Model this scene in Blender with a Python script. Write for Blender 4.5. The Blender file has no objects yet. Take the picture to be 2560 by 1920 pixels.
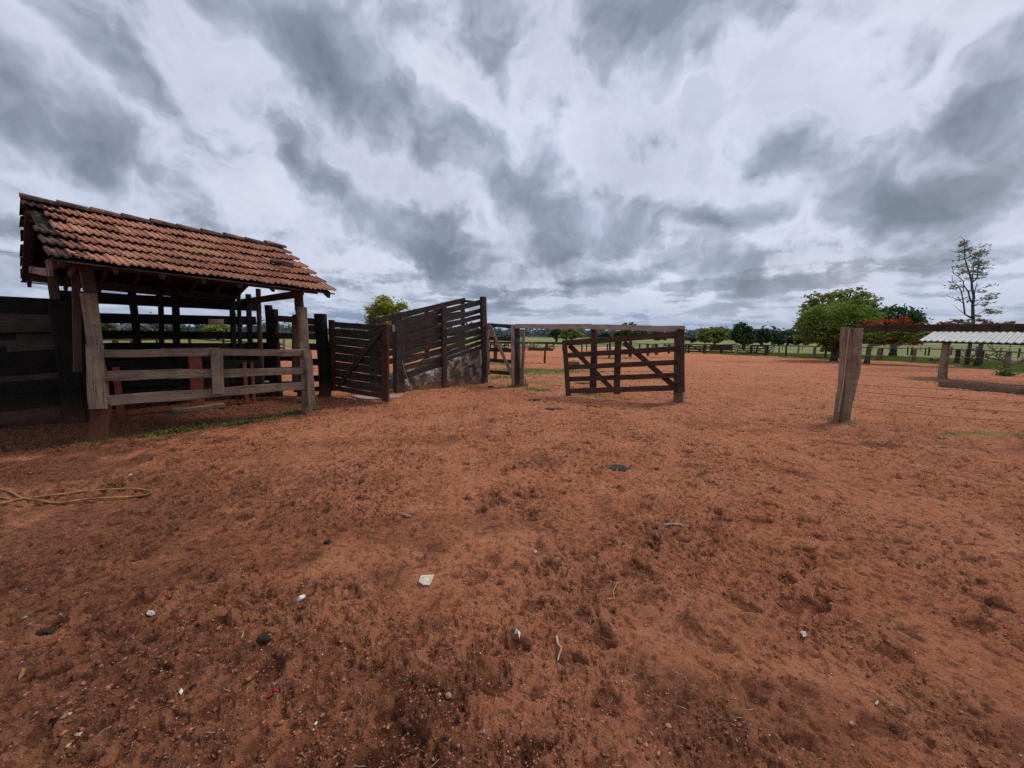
import bpy, math, random
import numpy as np
from mathutils import Vector, Matrix, noise as mnoise
random.seed(7); RNG = np.random.default_rng(7)
sc = bpy.context.scene
COL = sc.collection

# ------------------------------------------------------------------ camera
CAMH = 1.6; F = 962.0; PITCH = math.radians(7.2); ROLL = 0.0110
fw = Vector((0, math.cos(PITCH), -math.sin(PITCH)))
up0 = Vector((0, math.sin(PITCH), math.cos(PITCH))); r0 = Vector((1, 0, 0))
RT = r0*math.cos(ROLL) + up0*math.sin(ROLL)
UP = up0*math.cos(ROLL) - r0*math.sin(ROLL)
cam = bpy.data.cameras.new('camera'); camo = bpy.data.objects.new('camera', cam); COL.objects.link(camo)
M = Matrix((RT, UP, -fw)).transposed().to_4x4(); M.translation = Vector((0, 0, CAMH))
camo.matrix_world = M
cam.sensor_width = 36; cam.lens = 36*F/2560; cam.clip_start = 0.05; cam.clip_end = 9000
sc.camera = camo

# ------------------------------------------------------------------ world, sun, exposure
SUN_DIR = Vector((0.58, 0.34, 0.86)).normalized()       # towards the sun
W = bpy.data.worlds.new("World"); sc.world = W; W.use_nodes = True
sun = bpy.data.lights.new('sun', 'SUN'); suno = bpy.data.objects.new('sun', sun); COL.objects.link(suno)
sun.energy = 1.5; sun.angle = math.radians(12); sun.color = (1.0, .93, .82)
suno.rotation_euler = SUN_DIR.to_track_quat('Z', 'Y').to_euler()
sc.view_settings.view_transform = 'Standard'; sc.view_settings.look = 'None'
sc.view_settings.exposure = 0.60; sc.view_settings.gamma = 1.0
sc.render.engine = 'CYCLES'
sc.cycles.use_denoising = False; sc.cycles.max_bounces = 4; sc.cycles.diffuse_bounces = 1
sc.cycles.transparent_max_bounces = 6

class NT:
    def __init__(s, nt): s.nt = nt; nt.nodes.clear()
    def n(s, typ, ins=None, **kw):
        nd = s.nt.nodes.new(typ)
        for k, v in kw.items(): setattr(nd, k, v)
        for k, v in (ins or {}).items():
            if isinstance(v, bpy.types.NodeSocket): s.nt.links.new(v, nd.inputs[k])
            else: nd.inputs[k].default_value = v
        return nd
    def math(s, op, a, b=0.0, c=0.0, clamp=False):
        nd = s.n('ShaderNodeMath', {0: a, 1: b, 2: c}, operation=op); nd.use_clamp = clamp; return nd.outputs[0]
    def vm(s, op, a, b=(0, 0, 0)):
        return s.n('ShaderNodeVectorMath', {0: a, 1: b}, operation=op).outputs[0]
    def vscale(s, a, k):
        return s.n('ShaderNodeVectorMath', {0: a, 3: k}, operation='SCALE').outputs[0]
    def noise(s, vec, scale, detail=4, rough=.55, out='Fac', dist=0.0):
        return s.n('ShaderNodeTexNoise', {'Vector': vec, 'Scale': scale, 'Detail': detail, 'Roughness': rough, 'Distortion': dist}).outputs[out]
    def ramp(s, fac, stops, interp='LINEAR'):
        nd = s.n('ShaderNodeValToRGB', {0: fac}); cr = nd.color_ramp; cr.interpolation = interp
        while len(cr.elements) < len(stops): cr.elements.new(.5)
        for e, (p, c) in zip(cr.elements, stops):
            e.position = p; e.color = (c, c, c, 1) if isinstance(c, (int, float)) else (*c, 1)
        return nd.outputs[0]
    def mix(s, fac, a, b, mode='MIX'):
        nd = s.n('ShaderNodeMix', data_type='RGBA', blend_type=mode)
        for k, v in ((0, fac), (6, a), (7, b)):
            if isinstance(v, bpy.types.NodeSocket): s.nt.links.new(v, nd.inputs[k])
            elif k == 0: nd.inputs[0].default_value = v
            else: nd.inputs[k].default_value = (*v, 1)
        return nd.outputs[2]
    def mapr(s, v, a, b, c, d, smooth=False):
        nd = s.n('ShaderNodeMapRange', {0: v, 1: a, 2: b, 3: c, 4: d}); nd.interpolation_type = 'SMOOTHSTEP' if smooth else 'LINEAR'
        return nd.outputs[0]

def wdir(px, py):
    return (RT*(px-1280) + UP*(960-py) + fw*F).normalized()

def build_world():
    t = NT(W.node_tree)
    sky = t.n('ShaderNodeTexSky', sky_type='NISHITA'); sky.sun_disc = False
    sky.sun_elevation = math.asin(SUN_DIR.z); sky.sun_rotation = math.atan2(SUN_DIR.x, SUN_DIR.y)
    sky.dust_density = 2.0
    d = t.n('ShaderNodeTexCoord').outputs['Generated']
    sep = t.n('ShaderNodeSeparateXYZ', {0: d}); z = sep.outputs[2]
    zc = t.math('ADD', t.math('MAXIMUM', z, 0.0), 0.10)
    p = t.n('ShaderNodeCombineXYZ', {0: t.math('DIVIDE', sep.outputs[0], zc), 1: t.math('DIVIDE', sep.outputs[1], zc), 2: 0.0}).outputs[0]
    # domain warp of the direction
    w1 = t.vscale(t.vm('SUBTRACT', t.noise(d, 4.0, 2, .5, 'Color'), (.5, .5, .5)), 0.16)
    w2 = t.vscale(t.vm('SUBTRACT', t.noise(d, 9.0, 3, .55, 'Color'), (.5, .5, .5)), 0.13)
    dw = t.vm('ADD', t.vm('ADD', d, w1), w2)
    k = 2560/2212
    blobs = [  # photo centre, radii, rotation, strength: the heavy cloud masses
        (720, 130, 200, 110, 25, .85), (840, 230, 230, 105, 24, 1.0), (1000, 300, 160, 60, 8, .95), (600, 60, 130, 70, 30, .6), (900, 90, 90, 80, 0, .6),
        (620, 330, 150, 62, 38, .75), (740, 400, 120, 44, 20, .6), (180, 310, 230, 66, 18, .75), (60, 200, 130, 90, 30, .5), (130, 60, 260, 46, 32, .55), (340, 190, 130, 40, 35, .35),
        (1450, 30, 270, 110, 4, 1.05), (1560, 90, 120, 60, -20, .5), (1100, 390, 160, 50, 12, .85), (1210, 455, 130, 75, 10, .9), (1340, 490, 110, 50, 8, .8), (1215, 545, 70, 45, 0, .7),
        (860, 470, 150, 60, 16, .8), (940, 530, 120, 50, 10, .8), (700, 340, 60, 40, 0, .4), (1690, 352, 88, 40, -4, 1.0), (1960, 420, 150, 60, 4, .85), (1970, 480, 130, 42, -4, .9),
        (1560, 480, 100, 42, 0, .85), (1640, 470, 90, 34, -12, .75), (1450, 580, 100, 40, 0, .8), (2090, 240, 150, 40, -22, .7), (2190, 170, 110, 90, -30, .7), (2180, 60, 90, 60, 0, .4), (1950, 140, 60, 22, -40, .3),
        (1085, 165, 34, 60, -10, .6), (1060, 30, 60, 60, 0, .4), (500, 520, 60, 22, 0, .3), (1600, 600, 130, 26, 0, .6), (1240, 610, 120, 30, 0, .6), (2010, 590, 110, 40, 0, .4), (1800, 570, 90, 26, 0, .4),
        (990, 600, 120, 26, 0, .5), (350, 560, 120, 24, 0, .3), (1330, 230, 60, 20, -15, .2)]
    tot = None
    for (bx, by, rx, ry, rot, st) in blobs:
        px, py = bx*k, by*k
        c = wdir(px, py)
        a = (wdir(px+rx*k, py)-wdir(px-rx*k, py)).length/2*1.2
        b = (wdir(px, py+ry*k)-wdir(px, py-ry*k)).length/2*1.25
        right = c.cross(Vector((0, 0, 1))).normalized(); upv = right.cross(c).normalized()
        ca, sa = math.cos(math.radians(-rot)), math.sin(math.radians(-rot))
        ax = right*ca + upv*sa; ay = upv*ca - right*sa
        R = Matrix((ax, ay, ax.cross(ay))).transposed()
        mp = t.n('ShaderNodeMapping', {0: dw, 1: tuple(c), 2: tuple(R.to_euler()), 3: (a, b, 4.0)}, vector_type='TEXTURE').outputs[0]
        ln = t.n('ShaderNodeVectorMath', {0: mp}, operation='LENGTH').outputs['Value']
        g = t.mapr(ln, 1.42, -.25, 0.0, st*1.08, True)
        tot = g if tot is None else t.math('MAXIMUM', tot, g) if False else t.math('ADD', tot, t.math('MULTIPLY', g, t.math('SUBTRACT', 1.0, t.math('MINIMUM', tot, .85))))
    f1 = t.math('SUBTRACT', t.noise(dw, 5.5, 9, .58), .5); f2 = t.math('SUBTRACT', t.noise(dw, 17.0, 6, .6), .5)
    low = t.mapr(z, 0.02, 0.30, 1.0, 0.0, True)
    front = t.mapr(sep.outputs[1], .0, .35, .0, 1.0)
    pw = t.vm('ADD', p, t.vscale(t.vm('SUBTRACT', t.noise(d, 22.0, 4, .6, 'Color'), (.5, .5, .5)), .5))
    row = t.mapr(t.noise(t.vm('ADD', pw, (3.1, 1.7, 0)), 0.95, 7, .58), .43, .62, 0.0, 1.0, True)
    over = t.mapr(t.noise(t.vm('ADD', p, (8.1, 4.7, 0)), 1.0, 7, .56, dist=.4), .44, .70, 0.0, .8, True)
    D = t.math('ADD', tot, t.math('MULTIPLY', row, t.math('MULTIPLY', low, .85)))
    D = t.math('ADD', D, t.math('MULTIPLY', over, t.math('ADD', .04, t.math('MULTIPLY', t.math('SUBTRACT', 1.0, front), .5))))
    mid = t.mapr(t.noise(t.vm('ADD', dw, (2, 5, 1)), 2.2, 7, .6), .46, .72, 0, .42, True)
    D = t.math('ADD', D, t.math('MULTIPLY', mid, t.math('SUBTRACT', 1.0, t.math('MINIMUM', tot, .8))))
    vb = t.n('ShaderNodeTexVoronoi', {'Vector': dw, 'Scale': 5.5, 'Detail': 3.5, 'Roughness': .55, 'Lacunarity': 2.2, 'Smoothness': .35}, feature='SMOOTH_F1').outputs['Distance']
    D = t.math('ADD', D, t.math('ADD', t.math('MULTIPLY', f1, .75), t.math('MULTIPLY', f2, .30)))
    D = t.math('ADD', D, t.math('MULTIPLY', t.math('SUBTRACT', 1.10, vb), .75))
    # clear veil between the masses: lavender with paler and bluer parts
    vl = t.noise(t.vm('ADD', d, w1), 3.2, 6, .55)
    bg = t.ramp(vl, [(.34, (.54, .57, .70)), (.50, (.60, .625, .74)), (.66, (.70, .72, .82))])
    # edge glow of a cloud, then its grey body, then the heavy base
    body = t.ramp(t.math('MULTIPLY', D, .80), [(.08, (.70, .72, .84)), (.24, (.55, .58, .70)), (.42, (.40, .43, .53)), (.62, (.295, .325, .405)), (.90, (.20, .235, .30))])
    br = t.noise(t.vm('ADD', d, w1), 3.8, 7, .6)
    wht = t.math('MULTIPLY', t.mapr(D, -.05, .20, 0, 1, True), t.mapr(D, .58, .22, 0, 1, True))
    wht = t.math('MULTIPLY', wht, t.mapr(br, .49, .72, 0, .6, True))
    col = t.mix(t.mapr(D, -.10, .45, 0, 1, True), bg, body)
    inn = t.mapr(t.noise(t.vm('ADD', dw, (4, 1, 7)), 5.0, 6, .55), .36, .66, .82, 1.28, True)
    col = t.n('ShaderNodeVectorMath', {0: col, 3: t.math('ADD', 1.0, t.math('MULTIPLY', t.math('SUBTRACT', inn, 1.0), t.mapr(D, .2, .6, 0.3, 1)))}, operation='SCALE').outputs[0]
    col = t.mix(wht, col, (.76, .78, .86))
    hz = t.mapr(z, .0, .13, .80, 0.0, True)
    hn = t.noise(t.vm('MULTIPLY', d, (1, 1, 7)), 2.6, 4, .5)
    hcol = t.mix(t.mapr(hn, .40, .58, 0, 1), (.46, .52, .66), (.245, .34, .53))
    col = t.mix(t.math('MULTIPLY', hz, .85), col, hcol)
    col = t.vm('MULTIPLY', col, (.975, 1.0, 1.03))
    col = t.n('ShaderNodeVectorMath', {0: col, 3: 6.65}, operation='SCALE').outputs[0]
    both = t.mix(0.05, col, sky.outputs[0])
    bgn = t.n('ShaderNodeBackground', {0: both, 1: 0.1})
    t.n('ShaderNodeOutputWorld', {0: bgn.outputs[0]})
    W.cycles.sampling_method = 'MANUAL'; W.cycles.sample_map_resolution = 512
build_world()

# ------------------------------------------------------------------ helpers
CO = Vector((0, 0, CAMH))
def ray(px, py): return RT*(px-1280) + UP*(960-py) + fw*F
def G(px, py, z=0.0):
    v = ray(px, py); return CO + v*((z-CAMH)/v.z)
def at(px, py, Y):
    v = ray(px, py); return CO + v*(Y/v.y)
class Plane:                                    # the vertical plane over a line on the ground
    def __init__(s, A, B):
        s.A = Vector((A.x, A.y, 0)); s.B = Vector((B.x, B.y, 0)); s.u = (s.B-s.A).normalized()
        s.n = Vector((s.u.y, -s.u.x, 0)); s.L = (s.B-s.A).length
    def hit(s, px, py, w=0.0):                  # w: metres inward (away from n)
        o = s.A - s.n*w; v = ray(px, py); t = (o-CO).dot(s.n)/v.dot(s.n); return CO + v*t
    def P(s, a, w=0.0, z=0.0): return s.A + s.u*a - s.n*w + Vector((0, 0, z))
Z = Vector((0, 0, 1))

def hsh(ix, iy, s):
    h = (ix.astype(np.int64)*374761393 + iy.astype(np.int64)*668265263 + s*1274126177) & 0xffffffff
    h = ((h ^ (h >> 13))*1274126177) & 0xffffffff
    h = ((h ^ (h >> 15))*2246822519) & 0xffffffff
    return ((h ^ (h >> 16)) & 0xffffff)/16777216.0
def pn(x, y, s=0):
    ix = np.floor(x); iy = np.floor(y); fx = x-ix; fy = y-iy
    u = fx*fx*fx*(fx*(fx*6-15)+10); v = fy*fy*fy*(fy*(fy*6-15)+10)
    def g(a, b):
        an = hsh(ix+a, iy+b, s)*6.2831853
        return np.cos(an)*(fx-a) + np.sin(an)*(fy-b)
    return (g(0, 0)*(1-u)+g(1, 0)*u)*(1-v) + (g(0, 1)*(1-u)+g(1, 1)*u)*v
def fbm(x, y, s=0, o=4, r=.5):
    a = 1.0; t = 0
    for i in range(o): t = t + a*pn(x*2**i + 17.3*i, y*2**i - 9.1*i, s+i); a *= r
    return t
def cells(x, y, s, keep=1.0, jit=.9, stretch=False):
    ix = np.floor(x); iy = np.floor(y); best = np.full(x.shape, 9.0); idv = np.zeros(x.shape)
    for a in (-1, 0, 1):
        for b in (-1, 0, 1):
            cx = ix+a; cy = iy+b
            dx = cx+.5+(hsh(cx, cy, s)-.5)*jit - x; dy = cy+.5+(hsh(cx, cy, s+1)-.5)*jit - y
            if stretch:
                an = hsh(cx, cy, s+3)*6.283; k = 1+.7*hsh(cx, cy, s+4)
                dx, dy = (dx*np.cos(an)+dy*np.sin(an))*k, -dx*np.sin(an)+dy*np.cos(an)
            dd = np.sqrt(dx*dx+dy*dy); dd = np.where(hsh(cx, cy, s+2) > keep, 9.0, dd)
            m = dd < best; best = np.where(m, dd, best); idv = np.where(m, hsh(cx, cy, s+5), idv)
    return best, idv
def sstep(e0, e1, x):
    t = np.clip((x-e0)/(e1-e0), 0, 1); return t*t*(3-2*t)

# dirt yard: distance to its edge by bearing, read off the photo
_edge = [(-200, 848), (0, 848), (300, 850), (480, 852), (700, 868), (900, 868), (1100, 866), (1240, 868), (1320, 870), (1480, 868.5), (1600, 871), (1720, 881), (1850, 889), (2060, 897.5), (2200, 903), (2330, 911), (2560, 936), (2800, 990)]
_ea = []; _er = []
for (ex, ey) in _edge:
    g_ = G(ex, ey); _ea.append(math.atan2(g_.x, g_.y)); _er.append(min(math.hypot(g_.x, g_.y), 75))
_stain_shade = [
    (100, 1500, 1.5, 1.2, .70), (350, 1250, 1.8, 1.0, .62), (60, 1180, 1.8, .9, .88), (150, 1100, 2.4, .9, .9), (200, 1650, .9, .8, .6), (500, 1500, .9, .6, .42), (350, 1800, .7, .5, .62), (900, 1750, .5, .4, .5), (30, 1350, 1.2, 1, .7), (0, 1800, .5, .8, .7), (600, 1140, 1.6, .4, .35), (160, 1120, 1.5, .6, .85),
     # px, py, radius m (x,y), strength : dung and damp, plus shade at the left and front painted in
    (1000, 1800, .30, .35, 1.0), (1150, 1720, .18, .15, .9), (400, 1300, 1.3, .5, .75), (150, 1420, .9, .5, .8), (300, 1680, .45, .4, .8),
    (560, 1380, .9, .35, .6), (820, 1330, .7, .25, .5), (1700, 1800, .25, .25, .7), (60, 1560, .5, .5, .7), (700, 1700, .5, .3, .5),
    (1200, 1900, .3, .2, .6), (2170, 1112, .65, .18, .95), (2070, 1870, .3, .2, .4), (880, 1900, .3, .2, .8), (1900, 1760, .4, .16, .4),
    (780, 1200, 1.2, .3, .35), (250, 1180, 1.5, .6, .5), (1900, 905, 4.5, 1.2, .45), (2250, 925, 3.5, 1.6, .5), (1640, 1340, .6, .3, .3), (1560, 1500, .4, .25, .25)]
_feet = [(240, 1105, .26), (768, 1032, .22), (802, 990, .26), (993, 981, .24), (1110, 964, .2), (1211, 957, .22), (1294, 966, .22), (1307, 966, .16), (1484, 986, .22), (1698, 1007, .24), (1421, 989, .14), (2107, 1054, .24), (2592, 1099, .22), (2355, 948, .24), (963, 1004, .16)]
def masks(x, y):
    az = np.arctan2(x, y); r = np.hypot(x, y)
    R = np.interp(az, _ea, _er)
    n1 = fbm(x*.35, y*.35, 11, 4); n2 = fbm(x*2.3, y*2.3, 21, 3)
    g = sstep(-.04, .06, (r-R)/R + n1*.10 + n2*.05)
    # patches of grass inside the yard
    for (px, py, a, b, st) in ((1330, 928, 2.6, 1.5, 1.0), (1250, 910, 1.6, .9, .6), (1540, 897, 2.2, .7, .8), (1430, 955, 2.2, .9, .45), (1230, 945, 1.2, .6, .8),
                               (1000, 1010, .8, .25, .3), (1330, 975, .5, .35, .8), (1290, 966, .35, .25, .6), (1960, 1070, .01, .01, 0), (2480, 1085, 1.1, .22, .55), (2125, 1058, .3, .2, .5), (1510, 992, 1.2, .3, .45), (2340, 958, .8, .25, .6),
                               (1660, 896, 1.5, .5, .5), (1480, 880, 2, .8, .3)):
        c = G(px, py); q = np.sqrt(((x-c.x)/a)**2 + ((y-c.y)/b)**2)
        g = np.maximum(g, st*sstep(1.25, .55, q + n2*.9 + n1*.5))
    d = np.zeros_like(x)
    n3 = fbm(x*3.1+4, y*3.1, 31, 4); n4 = fbm(x*.8, y*.8, 41, 3)
    for (px, py, a, b, st) in _stain_shade:
        c = G(px, py); q = np.sqrt(((x-c.x)/a)**2 + ((y-c.y)/b)**2)
        d = np.maximum(d, st*sstep(1.3, .35, q + n3*1.1 + n4*.4))
    d = np.maximum(d, .5*sstep(.22, .55, n4+n3*.4)*sstep(14, 4, r))
    for (px, py, a) in _feet:
        c = G(px, py); q = np.hypot(x-c.x, y-c.y)/a; d = np.maximum(d, .62*sstep(1.5, .5, q+n3*.5))  # contact shade painted as a dark ring round each post foot
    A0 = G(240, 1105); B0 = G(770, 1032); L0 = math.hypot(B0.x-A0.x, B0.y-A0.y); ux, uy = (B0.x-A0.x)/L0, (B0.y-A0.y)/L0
    sa = (x-A0.x)*ux+(y-A0.y)*uy; sw = -((x-A0.x)*uy-(y-A0.y)*ux)                    # manure floor, painted darker for the shade under the roof
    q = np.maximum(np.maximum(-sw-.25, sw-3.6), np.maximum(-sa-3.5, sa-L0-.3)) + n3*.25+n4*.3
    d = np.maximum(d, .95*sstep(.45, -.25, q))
    return g, d
def height(x, y, fine=True):
    r = np.hypot(x, y)
    h = .020*fbm(x*.55, y*.55, 1, 3) + .018*fbm(x*1.9, y*1.9, 5, 3)
    for (px, py, a) in _feet:
        c = G(px, py); h = h + .035*np.exp(-((x-c.x)**2+(y-c.y)**2)/(a*a*.8))
    if fine:
        k = sstep(70, 12, r)
        wx = x + .045*pn(x*6, y*6, 61); wy = y + .045*pn(x*6+9, y*6, 62)
        churn = sstep(-.45, .25, fbm(x*.9, y*.9, 71, 3))
        d1, i1 = cells(wx*4.6, wy*4.6, 81, .50, .95, True)           # hoof prints
        d1 = d1 + .09*pn(wx*16, wy*16, 83); dep = (.25+.9*i1)*(.5+.7*churn)
        h = h + k*dep*(-.024*sstep(.40, .24, d1) + .013*np.exp(-((d1-.46)/.07)**2))
        d2, i2 = cells(wx*9.3+3, wy*9.3, 91, .55, .95, True)
        h = h + k*(.25+churn)*(-.006*sstep(.40, .16, d2) + .004*np.exp(-((d2-.46)/.11)**2))*(.4+i2)
        rg = lambda f, sd: 1-np.minimum(1, np.abs(fbm(wx*f, wy*f, sd, 2, .5))*2.6)
        h = h + k*(.25+churn)*(.011*(rg(7, 111)-.5) + .006*(rg(17, 131)-.5))
        n = fbm(wx*13, wy*13, 101, 4, .65); h = h + k*(.4+churn)*.019*n
        kk = sstep(26, 7, r)
        d3, i3 = cells(wx*21+.5*n, wy*21, 97, .65, .95, True)
        h = h + kk*(.3+churn)*(.012*sstep(.46, .20, d3)*(i3-.15))
        k4 = sstep(11, 3, r)
        d4, i4 = cells(x*52+.8*n, y*52, 99, .7, .95, True)
        h = h + k4*(.3+churn)*(.0042*sstep(.46, .14, d4)*(i4-.1))
        h = h + k4*(.35+churn)*.003*fbm(x*70, y*70, 121, 2, .65)
    return h*(1-sstep(60, 300, r))
def gz(x, y):
    return float(height(np.array([x]), np.array([y]))[0])

def mesh_obj(name, verts, faces, mat, parent=None, smooth=False, uvs=None, attrs=None):
    me = bpy.data.meshes.new(name)
    if isinstance(verts, np.ndarray):
        nf = len(faces); k = faces.shape[1]
        me.vertices.add(len(verts)); me.vertices.foreach_set('co', verts.astype(np.float32).ravel())
        me.loops.add(nf*k); me.loops.foreach_set('vertex_index', faces.astype(np.int32).ravel())
        me.polygons.add(nf); me.polygons.foreach_set('loop_start', (np.arange(nf)*k).astype(np.int32))
        me.polygons.foreach_set('loop_total', np.full(nf, k, np.int32))
        me.update(calc_edges=True)
    else:
        me.from_pydata(verts, [], faces)
    if uvs is not None:
        l = me.uv_layers.new(name='UVMap'); l.data.foreach_set('uv', np.asarray(uvs, np.float32).ravel())
    for an, (dom, vals) in (attrs or {}).items():
        a = me.attributes.new(an, 'FLOAT', dom); a.data.foreach_set('value', np.asarray(vals, np.float32))
    if smooth: me.polygons.foreach_set('use_smooth', np.ones(len(me.polygons), bool))
    for m in (mat if isinstance(mat, (list, tuple)) else [mat]): me.materials.append(m)
    me.validate(); me.update()
    o = bpy.data.objects.new(name, me); COL.objects.link(o)
    if parent is not None:
        o.parent = parent; o.matrix_parent_inverse = Matrix.Translation(-parent.location)
    return o
def tag(o, label=None, cat=None, group=None, kind=None):
    if label: o['label'] = label
    if cat: o['category'] = cat
    if group: o['group'] = group
    if kind: o['kind'] = kind
    return o
def empty(name, loc, label, cat, group=None):
    o = bpy.data.objects.new(name, None); COL.objects.link(o); o.location = Vector(loc); o.empty_display_size = .1
    return tag(o, label, cat, group)

class MB:
    """collects irregular boards, logs and boxes, and links them as one mesh"""
    def __init__(s): s.v = []; s.f = []; s.uv = []; s.b = []
    def loft(s, rings, ubase, lens, bid, cap=True, closed=True, vs=None):
        n = len(rings[0]); o = len(s.v); vo = random.random()*50
        for r in rings: s.v += [tuple(p) for p in r]
        per = [0.0]
        for j in range(n): per.append(per[-1] + (Vector(rings[0][(j+1) % n])-Vector(rings[0][j])).length)
        for i in range(len(rings)-1):
            for j in range(n if closed else n-1):
                a = o+i*n+j; b = o+i*n+(j+1) % n
                s.f.append((a, b, b+n, a+n)); s.b.append(bid)
                u0, u1 = ubase+lens[i], ubase+lens[i+1]
                s.uv += [(u0, vo+per[j]), (u0, vo+per[j+1]), (u1, vo+per[j+1]), (u1, vo+per[j])]
        if cap:
            for i, rev in ((0, True), (len(rings)-1, False)):
                idx = [o+i*n+j for j in range(n)]
                if rev: idx = idx[::-1]
                s.f.append(tuple(idx)); s.b.append(bid)
                s.uv += [(ubase+lens[i], vo+k*.02) for k in range(n)]
    def board(s, p0, p1, w, t, wide=Z, wob=.004, n=None, w1=None, bow=0.0):
        p0 = Vector(p0); p1 = Vector(p1); d = p1-p0; L = d.length; d.normalize()
        a = Vector(wide); a = (a - d*a.dot(d)).normalized(); b = d.cross(a)
        n = n or max(2, min(16, int(L/.22)+1)); rings = []; lens = []; w1 = w1 or w
        sd = [random.random()*99 for _ in range(4)]
        for i in range(n+1):
            k = i/n; c = p0 + d*L*k + a*(mnoise.noise((k*1.6*L**.5, sd[0], 0))*wob*1.5 + bow*math.sin(k*math.pi)) + b*mnoise.noise((k*2, sd[1], 0))*wob
            hw = (w*(1-k)+w1*k)/2; ht = t/2
            e1 = mnoise.noise((k*L*2.0, sd[2], 0))*wob*1.3; e2 = mnoise.noise((k*L*2.3, sd[3], 0))*wob*1.3
            ch = min(hw, ht)*.22
            q = [(hw+e1, ht-ch), (hw+e1-ch, ht), (-hw+e2+ch, ht), (-hw+e2, ht-ch), (-hw+e2, -ht+ch), (-hw+e2+ch, -ht), (hw+e1-ch, -ht), (hw+e1, -ht+ch)]
            if i in (0, n):
                dx = (random.random()-.5)*.012
                c = c + d*dx
            rings.append([c + a*x + b*y for x, y in q]); lens.append(L*k)
        s.loft(rings, random.random()*40, lens, random.random())
    def log(s, p0, p1, r0, r1, n=9, k=14, irr=.12, bend=.02, tilt=0.0):
        p0 = Vector(p0); p1 = Vector(p1); d = p1-p0; L = d.length; d.normalize()
        a = d.cross(Vector((.3, .9, .2))).normalized(); b = d.cross(a); sd = random.random()*99; rings = []; lens = []
        for i in range(n+1):
            q = i/n; c = p0+d*L*q + a*mnoise.noise((q*1.5, sd, 3))*bend*2 + b*mnoise.noise((q*1.5, sd, 9))*bend*2
            if q in (0.0,): c = p0
            r = r0*(1-q)+r1*q
            rings.append([c + (a*math.cos(th)+b*math.sin(th))*r*(1+irr*1.6*mnoise.noise((math.cos(th)*1.3, math.sin(th)*1.3+q*L*1.4, sd)) + irr*.7*mnoise.noise((math.cos(th)*4, math.sin(th)*4, sd+q*L*.5)))
                          for th in [6.28318*j/k for j in range(k)]]); lens.append(L*q)
        s.loft(rings, random.random()*40, lens, random.random())
    def tube(s, pts, rad, k=6, cap=True):
        pts = [Vector(p) for p in pts]; rings = []; lens = []; L = 0; pa = None
        for i, p in enumerate(pts):
            d = (pts[min(i+1, len(pts)-1)]-pts[max(i-1, 0)])
            d = d.normalized() if d.length > 1e-9 else Z
            if pa is None: pa = d.orthogonal().normalized()
            pa = (pa-d*pa.dot(d)).normalized(); b = d.cross(pa)
            r = rad[i] if isinstance(rad, (list, tuple)) else rad
            if i: L += (p-pts[i-1]).length
            rings.append([p+(pa*math.cos(6.28318*j/k)+b*math.sin(6.28318*j/k))*r for j in range(k)]); lens.append(L)
        s.loft(rings, random.random()*9, lens, random.random(), cap)
    def box(s, c, x, y, z, j=0.0):                  # centre and three half vectors
        c = Vector(c); x = Vector(x); y = Vector(y); z = Vector(z)
        def P(a, b): return c+x*a+y*b
        rings = [[P(a, b)+z*k for a, b in ((-1, -1), (1, -1), (1, 1), (-1, 1))] for k in (-1, 1)]
        s.loft(rings, random.random()*9, [0, z.length*2], random.random())
    def build(s, name, mat, parent=None, smooth=False):
        return mesh_obj(name, s.v, s.f, mat, parent, smooth, s.uv, {'bid': ('FACE', s.b)})

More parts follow.
